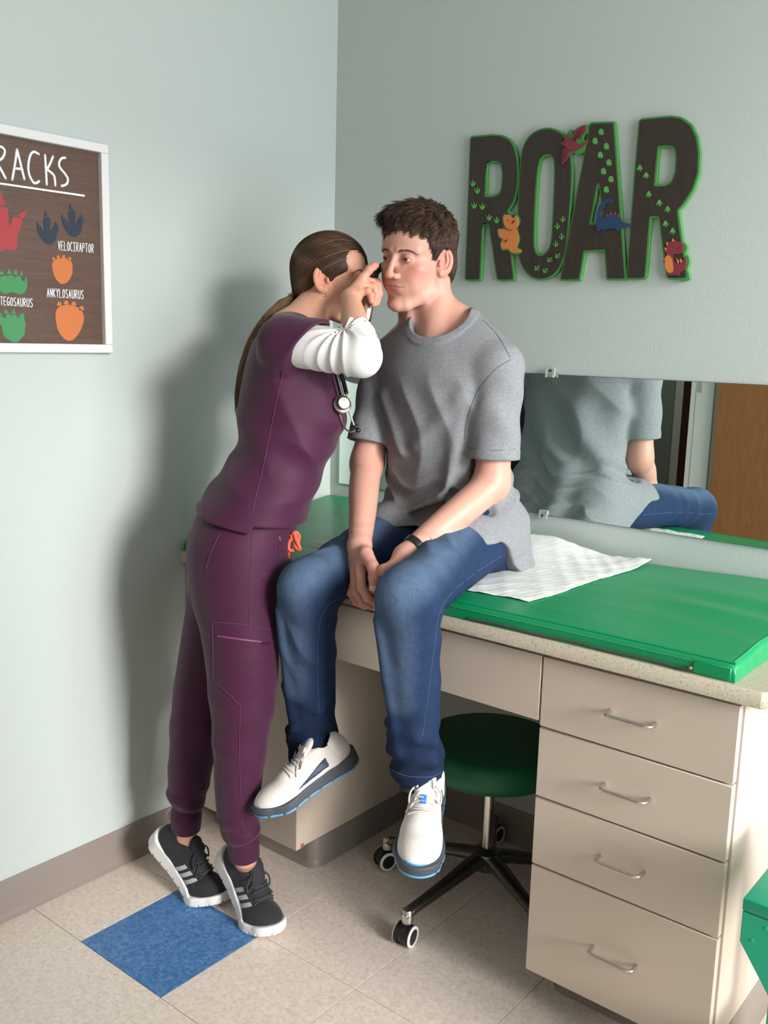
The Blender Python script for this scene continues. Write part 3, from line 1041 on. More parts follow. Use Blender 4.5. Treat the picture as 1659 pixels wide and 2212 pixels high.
GL = {'V': [[(0, 0), (.5, 1), (1, 0)]], 'E': [[(1, 0), (0, 0), (0, 1), (1, 1)], [(0, .5), (.8, .5)]], 'L': [[(0, 0), (0, 1), (1, 1)]],
      'O': [[(.5, 0), (.05, .3), (.1, .85), (.5, 1), (.95, .75), (.9, .2), (.5, 0)]], 'C': [[(1, .1), (.5, 0), (0, .4), (.1, .85), (.6, 1), (1, .9)]],
      'I': [[(.5, 0), (.5, 1)], [(0, 0), (1, 0)], [(0, 1), (1, 1)]], 'R': [[(0, 1), (0, 0)], [(0, 0), (.7, .05), (.9, .25), (.6, .5), (0, .55)], [(.3, .55), (1, 1)]],
      'A': [[(0, 1), (.5, 0)], [(.5, 0), (1, 1)], [(.2, .65), (.8, .65)]], 'P': [[(0, 1), (0, 0)], [(0, 0), (.8, .05), (.9, .3), (.6, .5), (0, .55)]],
      'T': [[(0, 0), (1, 0)], [(.5, 0), (.5, 1)]], 'N': [[(0, 1), (0, 0)], [(0, 0), (1, 1)], [(1, 1), (1, 0)]],
      'K': [[(0, 0), (0, 1)], [(1, 0), (0, .55)], [(.1, .5), (1, 1)]], 'Y': [[(0, 0), (.5, .5)], [(1, 0), (.5, .5)], [(.5, .5), (.5, 1)]],
      'S': [[(1, .08), (.5, 0), (.05, .2), (.3, .45), (.85, .6), (.9, .9), (.4, 1), (0, .92)]], 'U': [[(0, 0), (.05, .8), (.5, 1), (.95, .8), (1, 0)]],
      'G': [[(1, .1), (.5, 0), (0, .4), (.1, .85), (.6, 1), (1, .85), (1, .55), (.6, .55)]]}
RC = {'E': 1, 'L': 1}


def word(txt, a, b, h):
    """letters between pixel-zoom points a and b (tops), height h"""
    n_ = len(txt)
    for i, ch in enumerate(txt):
        w = .62 / n_
        lines = []
        for ln in GL[ch]:
            q_ = []
            for (x, y) in ln:
                t = i / n_ + x * w + .19 / n_
                q_.append((a[0] + (b[0] - a[0]) * t, a[1] + (b[1] - a[1]) * t + h * y))
            if ch in 'ELITVNKYA' and len(q_) > 2:
                lines += [[q_[k], q_[k + 1]] for k in range(len(q_) - 1)]
            else: lines.append(q_)
        stroke(lines, .00105, 'caption_letter')


word('VELOCIRAPTOR', (510, 1150), (832, 1178), 76)
word('ANKYLOSAURUS', (412, 1568), (742, 1588), 74)
word('STEGOSAURUS', (-30, 1640), (292, 1662), 72)

for dx, dy in ((0, 0), (-221, 64)):
    S_ = lambda pts: [(x + dx, y + dy) for x, y in pts]
    fp = pflat('raptor_track', S_([(545, 950), (572, 945), (600, 985), (614, 1020), (604, 905), (618, 878), (650, 878), (665, 905), (668, 1010), (690, 962), (720, 936), (738, 965), (722, 1040), (712, 1080), (655, 1118), (600, 1080), (562, 1020)]), M_PNAVY, 3)
    for c in ([(610, 869), (617, 818), (644, 867)], [(540, 942), (545, 912), (558, 940)], [(704, 938), (714, 910), (724, 934)]):
        q = pflat('claw', S_(c), M_PNAVY, 0); adopt(q, fp)


def oval_track(name, body, toes, tr, mat):
    fp = pflat(name, body, mat, 4)
    for (x, y) in toes:
        q = pflat('toe', [(x - tr, y + tr * .7), (x - tr * .75, y - tr * .5), (x, y - tr), (x + tr * .75, y - tr * .5), (x + tr, y + tr * .9), (x, y + tr * .75)], mat, 2)
        adopt(q, fp)


oval_track('ankylosaur_track', [(460, 1370), (472, 1325), (512, 1304), (560, 1299), (608, 1310), (635, 1342), (642, 1400), (633, 1452), (600, 1508), (560, 1530), (520, 1515), (480, 1460)], [(474, 1306), (514, 1290), (562, 1287), (615, 1304)], 15, M_PORANGE)
oval_track('ankylosaur_track', [(490, 1810), (502, 1754), (540, 1724), (600, 1714), (660, 1726), (713, 1754), (740, 1810), (735, 1880), (700, 1960), (652, 2018), (610, 2032), (560, 2008), (510, 1930)], [(524, 1706), (585, 1694), (652, 1704), (722, 1744)], 21, M_PORANGE)


def claw_track(body, claws, mat):
    fp = pflat('stegosaur_track', body, mat, 3)
    for c in claws: adopt(pflat('claw', c, mat, 0), fp)


claw_track([(-40, 1490), (0, 1468), (60, 1455), (62, 1490), (74, 1455), (122, 1458), (128, 1490), (140, 1462), (185, 1468), (196, 1500), (235, 1510), (240, 1545), (222, 1600), (180, 1622), (125, 1608), (88, 1604), (40, 1618), (-20, 1570)],
           [[(-12, 1452), (12, 1404), (38, 1446)], [(58, 1442), (78, 1388), (104, 1444)], [(120, 1446), (138, 1390), (162, 1452)], [(172, 1456), (190, 1404), (204, 1456)], [(214, 1500), (226, 1460), (244, 1512)]], M_PGREEN)
claw_track([(-30, 1850), (20, 1815), (45, 1835), (52, 1802), (95, 1798), (100, 1830), (108, 1798), (150, 1812), (155, 1840), (175, 1820), (220, 1855), (226, 1900), (220, 1930), (215, 1975), (150, 2045), (90, 2032), (30, 1985), (12, 1900), (-20, 1880)],
           [[(-20, 1830), (2, 1785), (22, 1808)], [(36, 1796), (42, 1744), (80, 1788)], [(98, 1788), (120, 1744), (142, 1800)], [(160, 1812), (205, 1784), (218, 1846)]], M_PGREEN)
tb = pflat('tyrannosaur_track', [(-75, 870), (-45, 850), (45, 852), (72, 880), (76, 1030), (98, 985), (112, 945), (145, 938), (195, 962), (186, 1020), (152, 1110), (146, 1215), (90, 1230), (50, 1220), (18, 1240), (-60, 1228), (-120, 1200), (-150, 1080), (-205, 1000), (-190, 930), (-140, 930), (-100, 1000), (-80, 1020)], M_RED, 3)
for c in ([(-55, 836), (0, 714), (54, 829)], [(152, 918), (236, 874), (206, 956)], [(-210, 930), (-235, 850), (-160, 905)]):
    adopt(pflat('claw', c, M_RED, 0), tb)
# ================================================================== implicit modelling for bodies and cloth
f32 = np.float32


def A3(p): return np.asarray(p, dtype=f32)


def smin(a, b, k):
    h = np.clip(.5 + .5 * (b - a) / k, 0, 1)
    return b + (a - b) * h - k * h * (1 - h)


def smax(a, b, k): return -smin(-a, -b, k)


def seg(P, a, b, ra, rb=None, flat=None):
    """tapered capsule; flat=(vec, s): thickness along vec is s times the radius"""
    a, b = A3(a), A3(b)
    rb = ra if rb is None else rb
    ab = b - a
    L2 = float(ab @ ab) + 1e-12
    q = P - a
    t = np.clip(q @ ab / f32(L2), 0, 1)
    q = q - t[:, None] * ab
    if flat is not None:
        fv = A3(flat[0]); fv = fv - ab * (fv @ ab) / L2; fv = fv / (np.linalg.norm(fv) + 1e-9)
        q = q + fv * ((q @ fv) * f32(1 / flat[1] - 1))[:, None]
    d = np.sqrt(np.einsum('ij,ij->i', q, q)) - (ra + (rb - ra) * t)
    return d * f32(min(1, flat[1]) if flat is not None else 1)


def chain(P, pts, rad, k=.006, flat=None):
    d = None
    if k > .011 and len(pts) > 2 and np.ptp(np.array(pts), 0).max() < 3:      # long limbs: smooth the axis instead of swelling the joints
        q = spline([np.append(np.array(p_, float), r_) for p_, r_ in zip(pts, rad)], 3)
        pts, rad = [p_[:3] for p_ in q], [p_[3] for p_ in q]
        lo, hi = box_of(pts, max(rad))
        return bounded(P, lo, hi, lambda p: chain(p, pts, rad, 0, flat), .06)
    for i in range(len(pts) - 1):
        e = seg(P, pts[i], pts[i + 1], rad[i], rad[i + 1], flat)
        d = e if d is None else (smin(d, e, k) if k else np.minimum(d, e))
    return d


def ell(P, c, r, R=None):
    q = P - A3(c)
    if R is not None: q = q @ A3(R).T
    r = A3(r)
    k0 = np.sqrt(np.sum((q / r) ** 2, 1)); k1 = np.sqrt(np.sum((q / (r * r)) ** 2, 1)) + 1e-9
    return k0 * (k0 - 1) / k1


def slices(P, tab, pw=2.0):
    """loft of ellipses stacked in z: rows (z, cx, cy, rx, ry)"""
    tab = np.array(tab, float)
    z = P[:, 2]
    tz = np.linspace(tab[0, 0], tab[-1, 0], 120)
    cols = []
    for c in range(1, 5):
        v = np.interp(tz, tab[:, 0], tab[:, c])
        ker = np.ones(9) / 9
        v = np.convolve(np.pad(v, 4, mode='edge'), ker, 'valid')
        cols.append(np.interp(z, tz, v).astype(f32))
    cx, cy, rx, ry = cols
    dx, dy = np.abs(P[:, 0] - cx) / rx, np.abs(P[:, 1] - cy) / ry
    k = (dx ** pw + dy ** pw) ** (1 / pw)
    d = (k - 1) * np.minimum(rx, ry)
    e = np.maximum(tab[0, 0] - z, z - tab[-1, 0])
    return smax(d, e.astype(f32), .02)


def wob(P, k, ph=0.0, warp=.6, dirv=(1, 0, 0), perp=(0, 0, 1)):
    """gentle wavy field: ridges of wave number k across dirv"""
    d1 = P @ A3(dirv); d2 = P @ A3(perp)
    return np.sin(d1 * k + warp * np.sin(d2 * k * .45 + ph) + .5 * np.sin((P[:, 1] + P[:, 0] * .6) * k * .31 + ph * 1.7) + ph)


def crease(P, k, ph=0.0, warp=.6, dirv=(1, 0, 0), perp=(0, 0, 1)):
    """like wob with pinched ridges"""
    d1 = P @ A3(dirv); d2 = P @ A3(perp)
    t = d1 * k * .5 + warp * np.sin(d2 * k * .30 + ph) + .8 * np.sin((P[:, 1] + P[:, 0] * .6 - .4 * P[:, 2]) * k * .23 + ph * 1.7) + ph
    return 2 * (1 - np.sqrt(np.sin(t) ** 2 + .02)) - .8


def march(f, u, v, t0, t1, n=90):
    """first surface point of f along the sight line of a photo point"""
    d = ray(u, v)
    ts = np.linspace(t0, t1, n)
    P = (CAM_C + ts[:, None] * d).astype(f32)
    q = f(P)
    i = np.argmax(q < 0)
    if not (q < 0).any(): i = int(np.argmin(q)); return P[i].astype(float)
    a, b = ts[max(i - 1, 0)], ts[i]
    for _ in range(14):
        m_ = (a + b) / 2
        if f((CAM_C + m_ * d)[None].astype(f32))[0] < 0: b = m_
        else: a = m_
    return CAM_C + a * d


def bounded(P, lo, hi, f, m=.03):
    """evaluate f only near its box; further off return a lower bound"""
    lo, hi = A3(lo), A3(hi)
    c, hf = (lo + hi) / 2, (hi - lo) / 2
    dd = np.max(np.abs(P - c) - hf, axis=1)
    d = (dd + f32(m * .6)).astype(f32)
    ins = dd < m
    if ins.any(): d[ins] = f(P[ins])
    return d


def box_of(pts, pad):
    p = np.array(pts, float); return p.min(0) - pad, p.max(0) + pad


def polygonize(f, lo, hi, h, newton=1):
    lo, hi = np.array(lo, float), np.array(hi, float)
    B = 10
    nb = np.ceil((hi - lo) / (h * B)).astype(int)
    n = nb * B + 1
    # coarse pass
    bx = [lo[i] + (np.arange(nb[i]) + .5) * h * B for i in range(3)]
    cen = np.stack(np.meshgrid(*bx, indexing='ij'), -1).reshape(-1, 3).astype(f32)
    dc = np.concatenate([f(cen[i:i + 200000]) for i in range(0, len(cen), 200000)])
    act = np.abs(dc) < h * B * .87 * 1.5 + .004
    G = np.repeat(np.repeat(np.repeat(dc.reshape(nb), B, 0), B, 1), B, 2).astype(f32)
    G = np.pad(G, ((0, 1), (0, 1), (0, 1)), mode='edge')
    ai = np.argwhere(act.reshape(nb))
    loc = np.arange(B + 1)
    off = np.stack(np.meshgrid(loc, loc, loc, indexing='ij'), -1).reshape(-1, 3)
    ch = max(1, 400000 // len(off))
    for s in range(0, len(ai), ch):
        nodes = (ai[s:s + ch, None, :] * B + off[None]).reshape(-1, 3)
        P = (lo + nodes * h).astype(f32)
        G[nodes[:, 0], nodes[:, 1], nodes[:, 2]] = f(P)
    # surface nets
    S = G < 0
    c = [S[i:n[0] - 1 + i, j:n[1] - 1 + j, k:n[2] - 1 + k] for i in (0, 1) for j in (0, 1) for k in (0, 1)]
    cnt = sum(x.astype(np.int8) for x in c)
    cells = np.argwhere((cnt > 0) & (cnt < 8))
    ids = np.full(n - 1, -1, np.int32); ids[cells[:, 0], cells[:, 1], cells[:, 2]] = np.arange(len(cells))
    cor = np.array([(i, j, k) for i in (0, 1) for j in (0, 1) for k in (0, 1)])
    val = np.stack([G[cells[:, 0] + q[0], cells[:, 1] + q[1], cells[:, 2] + q[2]] for q in cor], 1)
    acc = np.zeros((len(cells), 3)); w = np.zeros(len(cells))
    for a in range(8):
        for b in range(a + 1, 8):
            if np.abs(cor[a] - cor[b]).sum() != 1: continue
            va, vb = val[:, a], val[:, b]
            mk = (va < 0) != (vb < 0)
            t = np.where(mk, va / np.where(mk, va - vb, 1), 0)
            p = cor[a] + (cor[b] - cor[a]) * t[:, None]
            acc += p * mk[:, None]; w += mk
    V = (lo + (cells + acc / w[:, None]) * h)
    F = []
    for ax in range(3):
        sl0 = [slice(1, n[i] - 1) for i in range(3)]; sl1 = list(sl0)
        sl0[ax] = slice(0, n[ax] - 1); sl1[ax] = slice(1, n[ax])
        s0, s1 = S[tuple(sl0)], S[tuple(sl1)]
        for flip, mk in ((False, s0 & ~s1), (True, ~s0 & s1)):
            e = np.argwhere(mk)
            if not len(e): continue
            o = np.ones(3, int); o[ax] = 0
            e = e + o
            u, v = [(1, 2), (2, 0), (0, 1)][ax]
            def cid(du, dv):
                q = e.copy(); q[:, u] += du; q[:, v] += dv; return ids[q[:, 0], q[:, 1], q[:, 2]]
            quad = np.stack([cid(-1, -1), cid(0, -1), cid(0, 0), cid(-1, 0)], 1)
            if flip: quad = quad[:, ::-1]
            F.append(quad)
    F = np.concatenate(F)
    F = F[(F >= 0).all(1)]
    V = V.astype(f32)
    for _ in range(newton):
        e = h * .5
        d0 = f(V)
        g = np.stack([f(V + A3(x)) - f(V - A3(x)) for x in ((e, 0, 0), (0, e, 0), (0, 0, e))], 1) / (2 * e)
        gl = np.sum(g * g, 1) + 1e-6
        st = np.clip(d0 / gl, -h * .6, h * .6)
        V = V - g * st[:, None]
    return V, F


def merge_meshes(lst):
    V, F, o = [], [], 0
    for v, q in lst:
        V.append(v); F.append(q + o); o += len(v)
    return np.concatenate(V), np.concatenate(F)


def sdf_obj(name, f, lo, hi, h, mat, parent=None, color=None, newton=1, keep=None, geo=None):
    V, F = geo if geo is not None else polygonize(f, lo, hi, h, newton)
    me = fastmesh(name, V, F)
    if color is not None:
        ca = me.color_attributes.new('Col', 'FLOAT_COLOR', 'POINT')
        cc = np.ones((len(V), 4), f32); cc[:, :3] = color(V)
        ca.data.foreach_set('color', cc.ravel())
    return lobj(name, me, mat, parent, smooth=True)


def lin(r, g, b): return np.array(srgb(r, g, b)[:3], f32)


def paintmix(C, m_, col):
    return C * (1 - m_[:, None]) + m_[:, None] * col


def fall(d, r0, r1):
    """1 inside r0, 0 outside r1"""
    t = np.clip((r1 - d) / (r1 - r0), 0, 1); return (t * t * (3 - 2 * t)).astype(f32)


# ------------------------------------------------------------------ skin, cloth and hair materials
def skin_mat(name):
    M = MT(name, srgb(220, 170, 150), .46, spec=.35)
    at = M.node('ShaderNodeAttribute'); at.attribute_name = 'Col'
    n = M.noise(38, 4, .6)
    tint = M.ramp(n, [(.35, (1.05, .95, .93, 1)), (.65, (.97, 1.02, 1.03, 1))])
    M.color(M.mix(.6, at.outputs['Color'], tint, 'MULTIPLY'))
    M.bump(M.noise(900, 2), .06, .0005)
    M.b.inputs['Subsurface Weight'].default_value = .12
    M.b.inputs['Subsurface Radius'].default_value = (.012, .005, .003)
    M.b.inputs['Subsurface Scale'].default_value = .6
    return M.m


M_SKIN = skin_mat('skin')


def cloth(name, col, col2=None, scale=300, rough=.85, bump=.2, mott=None):
    M = MT(name, col, rough, spec=.2)
    n = M.noise(scale, 3, .6)
    if col2 is not None: M.color(M.ramp(n, [(.3, col2), (.7, col)]))
    M.bump(n, bump, .0008)
    M.b.inputs['Sheen Weight'].default_value = .12
    return M


def heather():
    M = MT('heather_grey_jersey', srgb(128, 130, 134), .9, spec=.15)
    v = M.coords((1, 1, 2.6))
    a = M.noise(420, 3, .65, v); b = M.noise(90, 3, .6, v)
    M.color(M.mix(.35, M.ramp(a, [(.34, srgb(92, 94, 98)), (.68, srgb(152, 154, 158))]), M.ramp(b, [(.3, srgb(112, 114, 118)), (.7, srgb(142, 144, 148))])))
    M.bump(a, .25, .0008)
    M.bump(M.noise(26, 3, .5, M.coords((1, 1, .6))), .25, .006)
    return M.m


M_HEATHER = heather()


def denim():
    M = MT('blue_denim', srgb(52, 82, 122), .85, spec=.15)
    at = M.node('ShaderNodeAttribute'); at.attribute_name = 'Col'
    v = M.coords((1, 1, .35), (.5, .3, 0))
    a = M.noise(420, 2, .6, v); b = M.noise(45, 4, .65)
    c = M.mix(.5, at.outputs['Color'], M.ramp(a, [(.32, (.55, .62, .72, 1)), (.68, (1.3, 1.25, 1.18, 1))]), 'MULTIPLY')
    c = M.mix(.35, c, M.ramp(b, [(.3, (.6, .68, .78, 1)), (.72, (1.25, 1.2, 1.15, 1))]), 'MULTIPLY')
    M.color(c)
    M.bump(a, .2, .0006); M.bump(M.noise(34, 4, .6), .3, .006)
    return M.m


M_DENIM = denim()
M_SCRUB = cloth('plum_scrub_fabric', srgb(66, 23, 53), srgb(58, 20, 47), 500, .62, .12).m
M_SCRUBR = cloth('plum_rib_knit', srgb(94, 38, 80), srgb(78, 28, 66), 500, .7, .3).m
M_WHITEC = cloth('white_jersey', srgb(212, 210, 209), srgb(202, 200, 200), 400, .7, .12).m


def hair_mat(name, c1, c2, c3):
    M = MT(name, c1, .55, spec=.3)
    at = M.node('ShaderNodeAttribute'); at.attribute_name = 'Col'
    M.color(at.outputs['Color'])
    M.b.inputs['Anisotropic'].default_value = .5
    return M.m


M_HAIR = hair_mat('hair_strands', srgb(60, 42, 32), None, None)
# ================================================================== seated boy
def face_frame(c, yaw, pitch, roll, s):
    """returns to-local function (cm) and from-local function"""
    fwd = np.array([math.cos(yaw) * math.cos(pitch), math.sin(yaw) * math.cos(pitch), math.sin(pitch)])
    left = np.array([-math.sin(yaw), math.cos(yaw), 0.0])
    up = np.cross(fwd, left)
    l = math.cos(roll) * left + math.sin(roll) * up
    u = -math.sin(roll) * left + math.cos(roll) * up
    R = np.stack([l, fwd, u])
    c = np.array(c)

    def tl(P): return ((P - c.astype(f32)) @ R.T.astype(f32)) * f32(100 / s)

    def fl(Q): return c + (np.asarray(Q, float) * s / 100) @ R
    return tl, fl, R


def head_sdf(Q, lid=.30, fem=0.0):
    """head in local cm: x = left, y = forward, z = up, origin between the ears at eye height"""
    S = Q.copy(); S[:, 0] = np.sqrt(Q[:, 0] ** 2 + .01)
    d = ell(Q, (0, -1.6, 3.2), (7.45, 9.2, 8.4))
    d = smin(d, ell(Q, (0, 1.9, -2.8), (5.75, 5.7, 7.4)), 1.8)
    d = smin(d, ell(Q, (0, 4.1, 4.0), (5.9, 3.45, 4.2)), 1.6)                            # forehead
    jw = chain(S, [(.5, 6.0, -10.6), (1.9, 5.4, -10.3), (4.3, 2.3, -8.6), (5.65, -1.2, -6.3), (6.2, -1.5, -2.5)], [1.35, 1.35, 1.35, 1.3, 1.2], .6)
    d = smin(d, jw, 2.2)
    d = smin(d, ell(Q, (0, 6.7, -10.4), (1.7, 1.25, 1.2)), 1.0)                         # chin
    d = smin(d, ell(S, (4.6, 4.2, -2.2), (1.6, 1.9, 1.25)), 1.8)                        # cheek bone
    d = smin(d, ell(S, (3.0, 4.7, -5.0), (2.2, 2.0, 2.6)), 2.0)                          # cheek
    d = smin(d, ell(Q, (0, 5.75, -6.4), (2.9, 2.0, 2.2)), 1.4)                           # muzzle
    d = smin(d, seg(S, (.9, 7.2, 1.75), (4.7, 5.4, 1.75), .70 - .15 * fem, .75), 1.0)    # brow
    d = smax(d, -ell(S, (2.9, 8.3, .1), (1.75, 1.45, 1.0)), 1.1)                         # eye socket
    d = smax(d, -ell(S, (1.45, 8.1, -.4), (.7, 1.2, 1.3)), .9)
    # nose
    d = smin(d, seg(Q, (0, 7.3, 1.2), (0, 9.25, -3.0), .55, .74), .75)
    d = smin(d, ell(Q, (0, 9.35, -3.5), (1.0, .98, .88)), .5)
    d = smin(d, ell(S, (1.04, 8.2, -3.8), (.74, 1.0, .70)), .42)
    d = smax(d, -ell(S, (.55, 8.85, -4.55), (.36, .5, .30)), .22)
    d = smax(d, -ell(S, (2.05, 8.5, -3.9), (.35, .8, .8)), .35)
    # mouth
    d = smax(d, -seg(Q, (0, 8.55, -4.95), (0, 8.35, -5.5), .20, .26), .35)                # philtrum
    d = smin(d, chain(S, [(0, 7.48, -6.02), (.55, 7.52, -5.97), (1.5, 7.36, -6.08), (2.6, 6.85, -6.22)], [.34, .36, .28, .14], .2), .30)
    d = smin(d, chain(S, [(0, 7.46, -6.80), (1.1, 7.34, -6.70), (2.4, 6.9, -6.34)], [.46, .42, .16], .2), .32)
    d = smax(d, -chain(S, [(0, 7.98, -6.40), (1.1, 7.88, -6.32), (2.75, 7.15, -6.22)], [.09, .09, .06], .1), .15)
    d = smax(d, -ell(Q, (0, 7.75, -8.05), (1.7, .55, .45)), .6)                           # below lower lip
    # lids over the eyeball
    ball = ell(S, (2.95, 6.15, .05), (1.32, 1.32, 1.26))
    slit = ell(S, (2.95, 7.6, -.12), (1.40, 1.3, lid))
    d = smin(d, smax(ball, -slit, .08), .35)
    d = smax(d, -smax(slit, ell(S, (2.95, 6.15, .05), (1.5, 1.5, 1.5)), .1), .08)
    d = smax(d, -chain(S, [(1.75, 7.35, .38), (2.9, 7.66, .80), (4.2, 6.75, .42)], [.08, .11, .07], .1), .16)   # lid crease
    # ear
    er = ell(S, (7.5, -1.35, -.8), (.66, 1.95, 3.15), RE)
    er = smax(er, -ell(S, (7.82, -.95, -.25), (.66, 1.28, 2.2), RE), .2)
    er = smin(er, seg(S, (7.25, .25, -1.3), (7.3, .15, -.6), .40, .40), .35)
    er = smin(er, chain(S, [(7.65, -1.55, 1.2), (7.85, -1.75, -.4), (7.55, -1.35, -1.9)], [.26, .28, .28], .2), .3)
    er = smin(er, ell(S, (7.2, -.55, -3.2), (.55, .8, .85)), .5)
    d = smin(d, er, .45)
    return d


_a = math.radians(-12); _b = math.radians(-36)
RE = (np.array([[math.cos(_b), -math.sin(_b), 0], [math.sin(_b), math.cos(_b), 0], [0, 0, 1]]) @
      np.array([[1, 0, 0], [0, math.cos(_a), -math.sin(_a)], [0, math.sin(_a), math.cos(_a)]]))


def on_surface(fn, P, off=0.0, it=4):
    """move points (local cm) onto the level set fn = off"""
    P = np.array(P, f32)
    e = .05
    for _ in range(it):
        d0 = fn(P) - off
        g = np.stack([fn(P + A3(x)) - fn(P - A3(x)) for x in ((e, 0, 0), (0, e, 0), (0, 0, e))], 1) / (2 * e)
        P = P - g * (d0 / (np.sum(g * g, 1) + 1e-4))[:, None]
    return P


def face_colors(Q, base, rosy, lip, dark=None):
    """colour of a face from local cm coordinates"""
    S = Q.copy(); S[:, 0] = np.abs(Q[:, 0])
    C = np.tile(base, (len(Q), 1)).astype(f32)
    C = paintmix(C, .45 * fall(ell(S, (4.2, 6.0, -3.2), (2.2, 3, 2.0)), -1, 1.6), rosy)
    C = paintmix(C, .55 * fall(ell(Q, (0, 9.6, -3.8), (1.3, 1.4, 1.1)), -.4, .7), rosy)
    C = paintmix(C, .5 * fall(ell(S, (7.6, -1.6, -.8), (1.2, 2.3, 3.4)), -.5, .7), rosy)
    up = chain(S, [(0, 7.55, -6.04), (.55, 7.6, -5.98), (1.5, 7.42, -6.10), (2.6, 6.95, -6.24)], [.34, .36, .28, .10], .1)
    lo = chain(S, [(0, 7.55, -6.78), (1.1, 7.42, -6.68), (2.4, 7.0, -6.32)], [.44, .40, .12], .1)
    C = paintmix(C, .9 * fall(np.minimum(up, lo), -.06, .14), lip)
    C = paintmix(C, .5 * fall(ell(S, (2.95, 7.2, .1), (1.6, 1.3, .9)), -.2, .6), rosy * .85)
    return C


SK, SK_R, LIP = lin(198, 150, 133), lin(188, 116, 103), lin(168, 88, 88)
B_tl, B_fl, B_R = face_frame((.643, -.420, 1.6395), math.radians(-91.5), math.radians(-6.0), math.radians(-4.5), 1.03)
LF_B, UP_B, FW_B = B_R[0], B_R[2], B_R[1]

J = dict(rs=(.538, -.39, 1.383), re=tuple(at_y(793, 1000, -.455)), rw=tuple(at_y(777, 1178, -.665)),
         ls=(.874, -.395, 1.388), le=tuple(at_y(1063, 1045, -.405)), lw=tuple(at_y(877, 1200, -.648)),
         rh=(.605, -.30, .985), rk=tuple(at_y(668, 1272, -.765)), ra=tuple(at_y(676, 1615, -.675)),
         lh=(.800, -.30, .985), lk=tuple(at_y(886, 1290, -.765)), la=tuple(at_y(903, 1655, -.685)))
J = {k: np.array(v) for k, v in J.items()}
NECK0, NECK1 = np.array((.710, -.372, 1.42)), B_fl((0, -3.6, -4.0))

# hands: joint chains of each finger
HZ = lambda u, v, y: at_y(680 + u / 5.925, 1080 + v / 5.925, y)
RH = {
    'index': ([HZ(585, 890, -.705), HZ(592, 1110, -.728), HZ(672, 1250, -.722), HZ(768, 1318, -.706)], [.0125, .0108, .0098, .0080]),
    'middle': ([HZ(520, 925, -.695), HZ(512, 1160, -.712), HZ(598, 1300, -.704), HZ(715, 1362, -.688)], [.0125, .0108, .0098, .0080]),
    'ring': ([HZ(462, 950, -.682), HZ(452, 1170, -.692), HZ(530, 1300, -.684), HZ(640, 1366, -.670)], [.012, .0104, .0095, .0078]),
    'little': ([HZ(430, 940, -.668), HZ(430, 1120, -.672), HZ(490, 1240, -.664), HZ(580, 1310, -.655)], [.0108, .0092, .0084, .007]),
    'thumb': ([HZ(655, 690, -.695), HZ(742, 850, -.712), HZ(754, 1000, -.722), HZ(748, 1120, -.722)], [.0150, .0128, .0112, .0092]),
}
LH = {
    'index': ([HZ(850, 985, -.700), HZ(752, 1130, -.708), HZ(705, 1210, -.700), HZ(670, 1265, -.690)], [.0122, .0106, .0096, .0080]),
    'middle': ([HZ(895, 1040, -.690), HZ(800, 1185, -.688), HZ(745, 1250, -.680), HZ(700, 1300, -.672)], [.0122, .0104, .0094, .0080]),
    'ring': ([HZ(945, 1075, -.694), HZ(872, 1215, -.706), HZ(838, 1300, -.700), HZ(822, 1362, -.690)], [.0120, .0104, .0094, .0080]),
    'little': ([HZ(985, 1100, -.690), HZ(930, 1230, -.694), HZ(895, 1300, -.688), HZ(870, 1350, -.680)], [.0108, .0092, .0084, .007]),
    'thumb': ([HZ(1000, 860, -.690), HZ(880, 900, -.708), HZ(800, 940, -.712), HZ(730, 990, -.708)], [.0145, .0125, .0110, .0092]),
}


def hand_sdf(P, wrist, H):
    lo, hi = box_of([wrist] + [p for pts, _ in H.values() for p in pts], .03)
    return bounded(P, lo, hi, lambda p: hand_raw(p, wrist, H))


def hand_raw(P, wrist, H):
    d = None
    for nm, (pts, rad) in H.items():
        w0 = wrist
        if nm != 'thumb':
            e = seg(P, wrist + (pts[0] - wrist) * .12, pts[0], .0165, rad[0])
            d = e if d is None else smin(d, e, .012)
        else:
            e = seg(P, wrist + (pts[0] - wrist) * .15, pts[0], .016, rad[0])
            e = smin(e, seg(P, pts[0], pts[1], rad[0], rad[1]), .006)
            d = smin(d, e, .012)
    for nm, (pts, rad) in H.items():
        j = chain(P, pts, rad, .0022)
        for q in (1, 2):
            j = smin(j, ell(P, pts[q], (rad[q] * 1.06,) * 3), .003)
        d = smin(d, j, .0035)
    return d


def nails(name, H, view, mat, parent, which):
    out = []
    for nm in which:
        pts, rad = H[nm]
        a, b = np.array(pts[2]), np.array(pts[3])
        t = (b - a) / np.linalg.norm(b - a)
        v = np.array(view) - t * (np.array(view) @ t); v /= np.linalg.norm(v)
        s = np.cross(t, v)
        vs, fs = [], []
        n1_, n2_ = 6, 7
        for i in range(n1_):
            for k in range(n2_):
                w = (k / (n2_ - 1) - .5) * 2
                l_ = i / (n1_ - 1)
                r = rad[3] * 1.07
                an = w * .85 * (1 - .25 * (abs(l_ - .5) * 2) ** 4)
                vs.append(b + t * (r * .75 * (l_ - .55) * 1.6) + (v * math.cos(an) + s * math.sin(an)) * r * (1.0 - .10 * max(0, l_ - .6)))
        for i in range(n1_ - 1):
            for k in range(n2_ - 1):
                fs.append((i * n2_ + k, i * n2_ + k + 1, (i + 1) * n2_ + k + 1, (i + 1) * n2_ + k))
        out.append(mobj(name, vs, fs, mat, parent, smooth=True))
    return out


def boy_arm(P, s, e, w, bow):
    d = chain(P, [s, (s + e) / 2, e], [.047, .044, .038], .02)
    m1 = e + (w - e) * .32 + bow * .5
    d = smin(d, chain(P, [e, m1, e + (w - e) * .65, w], [.037, .0372, .0320, .0255], .03), .03)
    d = smin(d, ell(P, w, (.028, .024, .024)), .012)
    return d


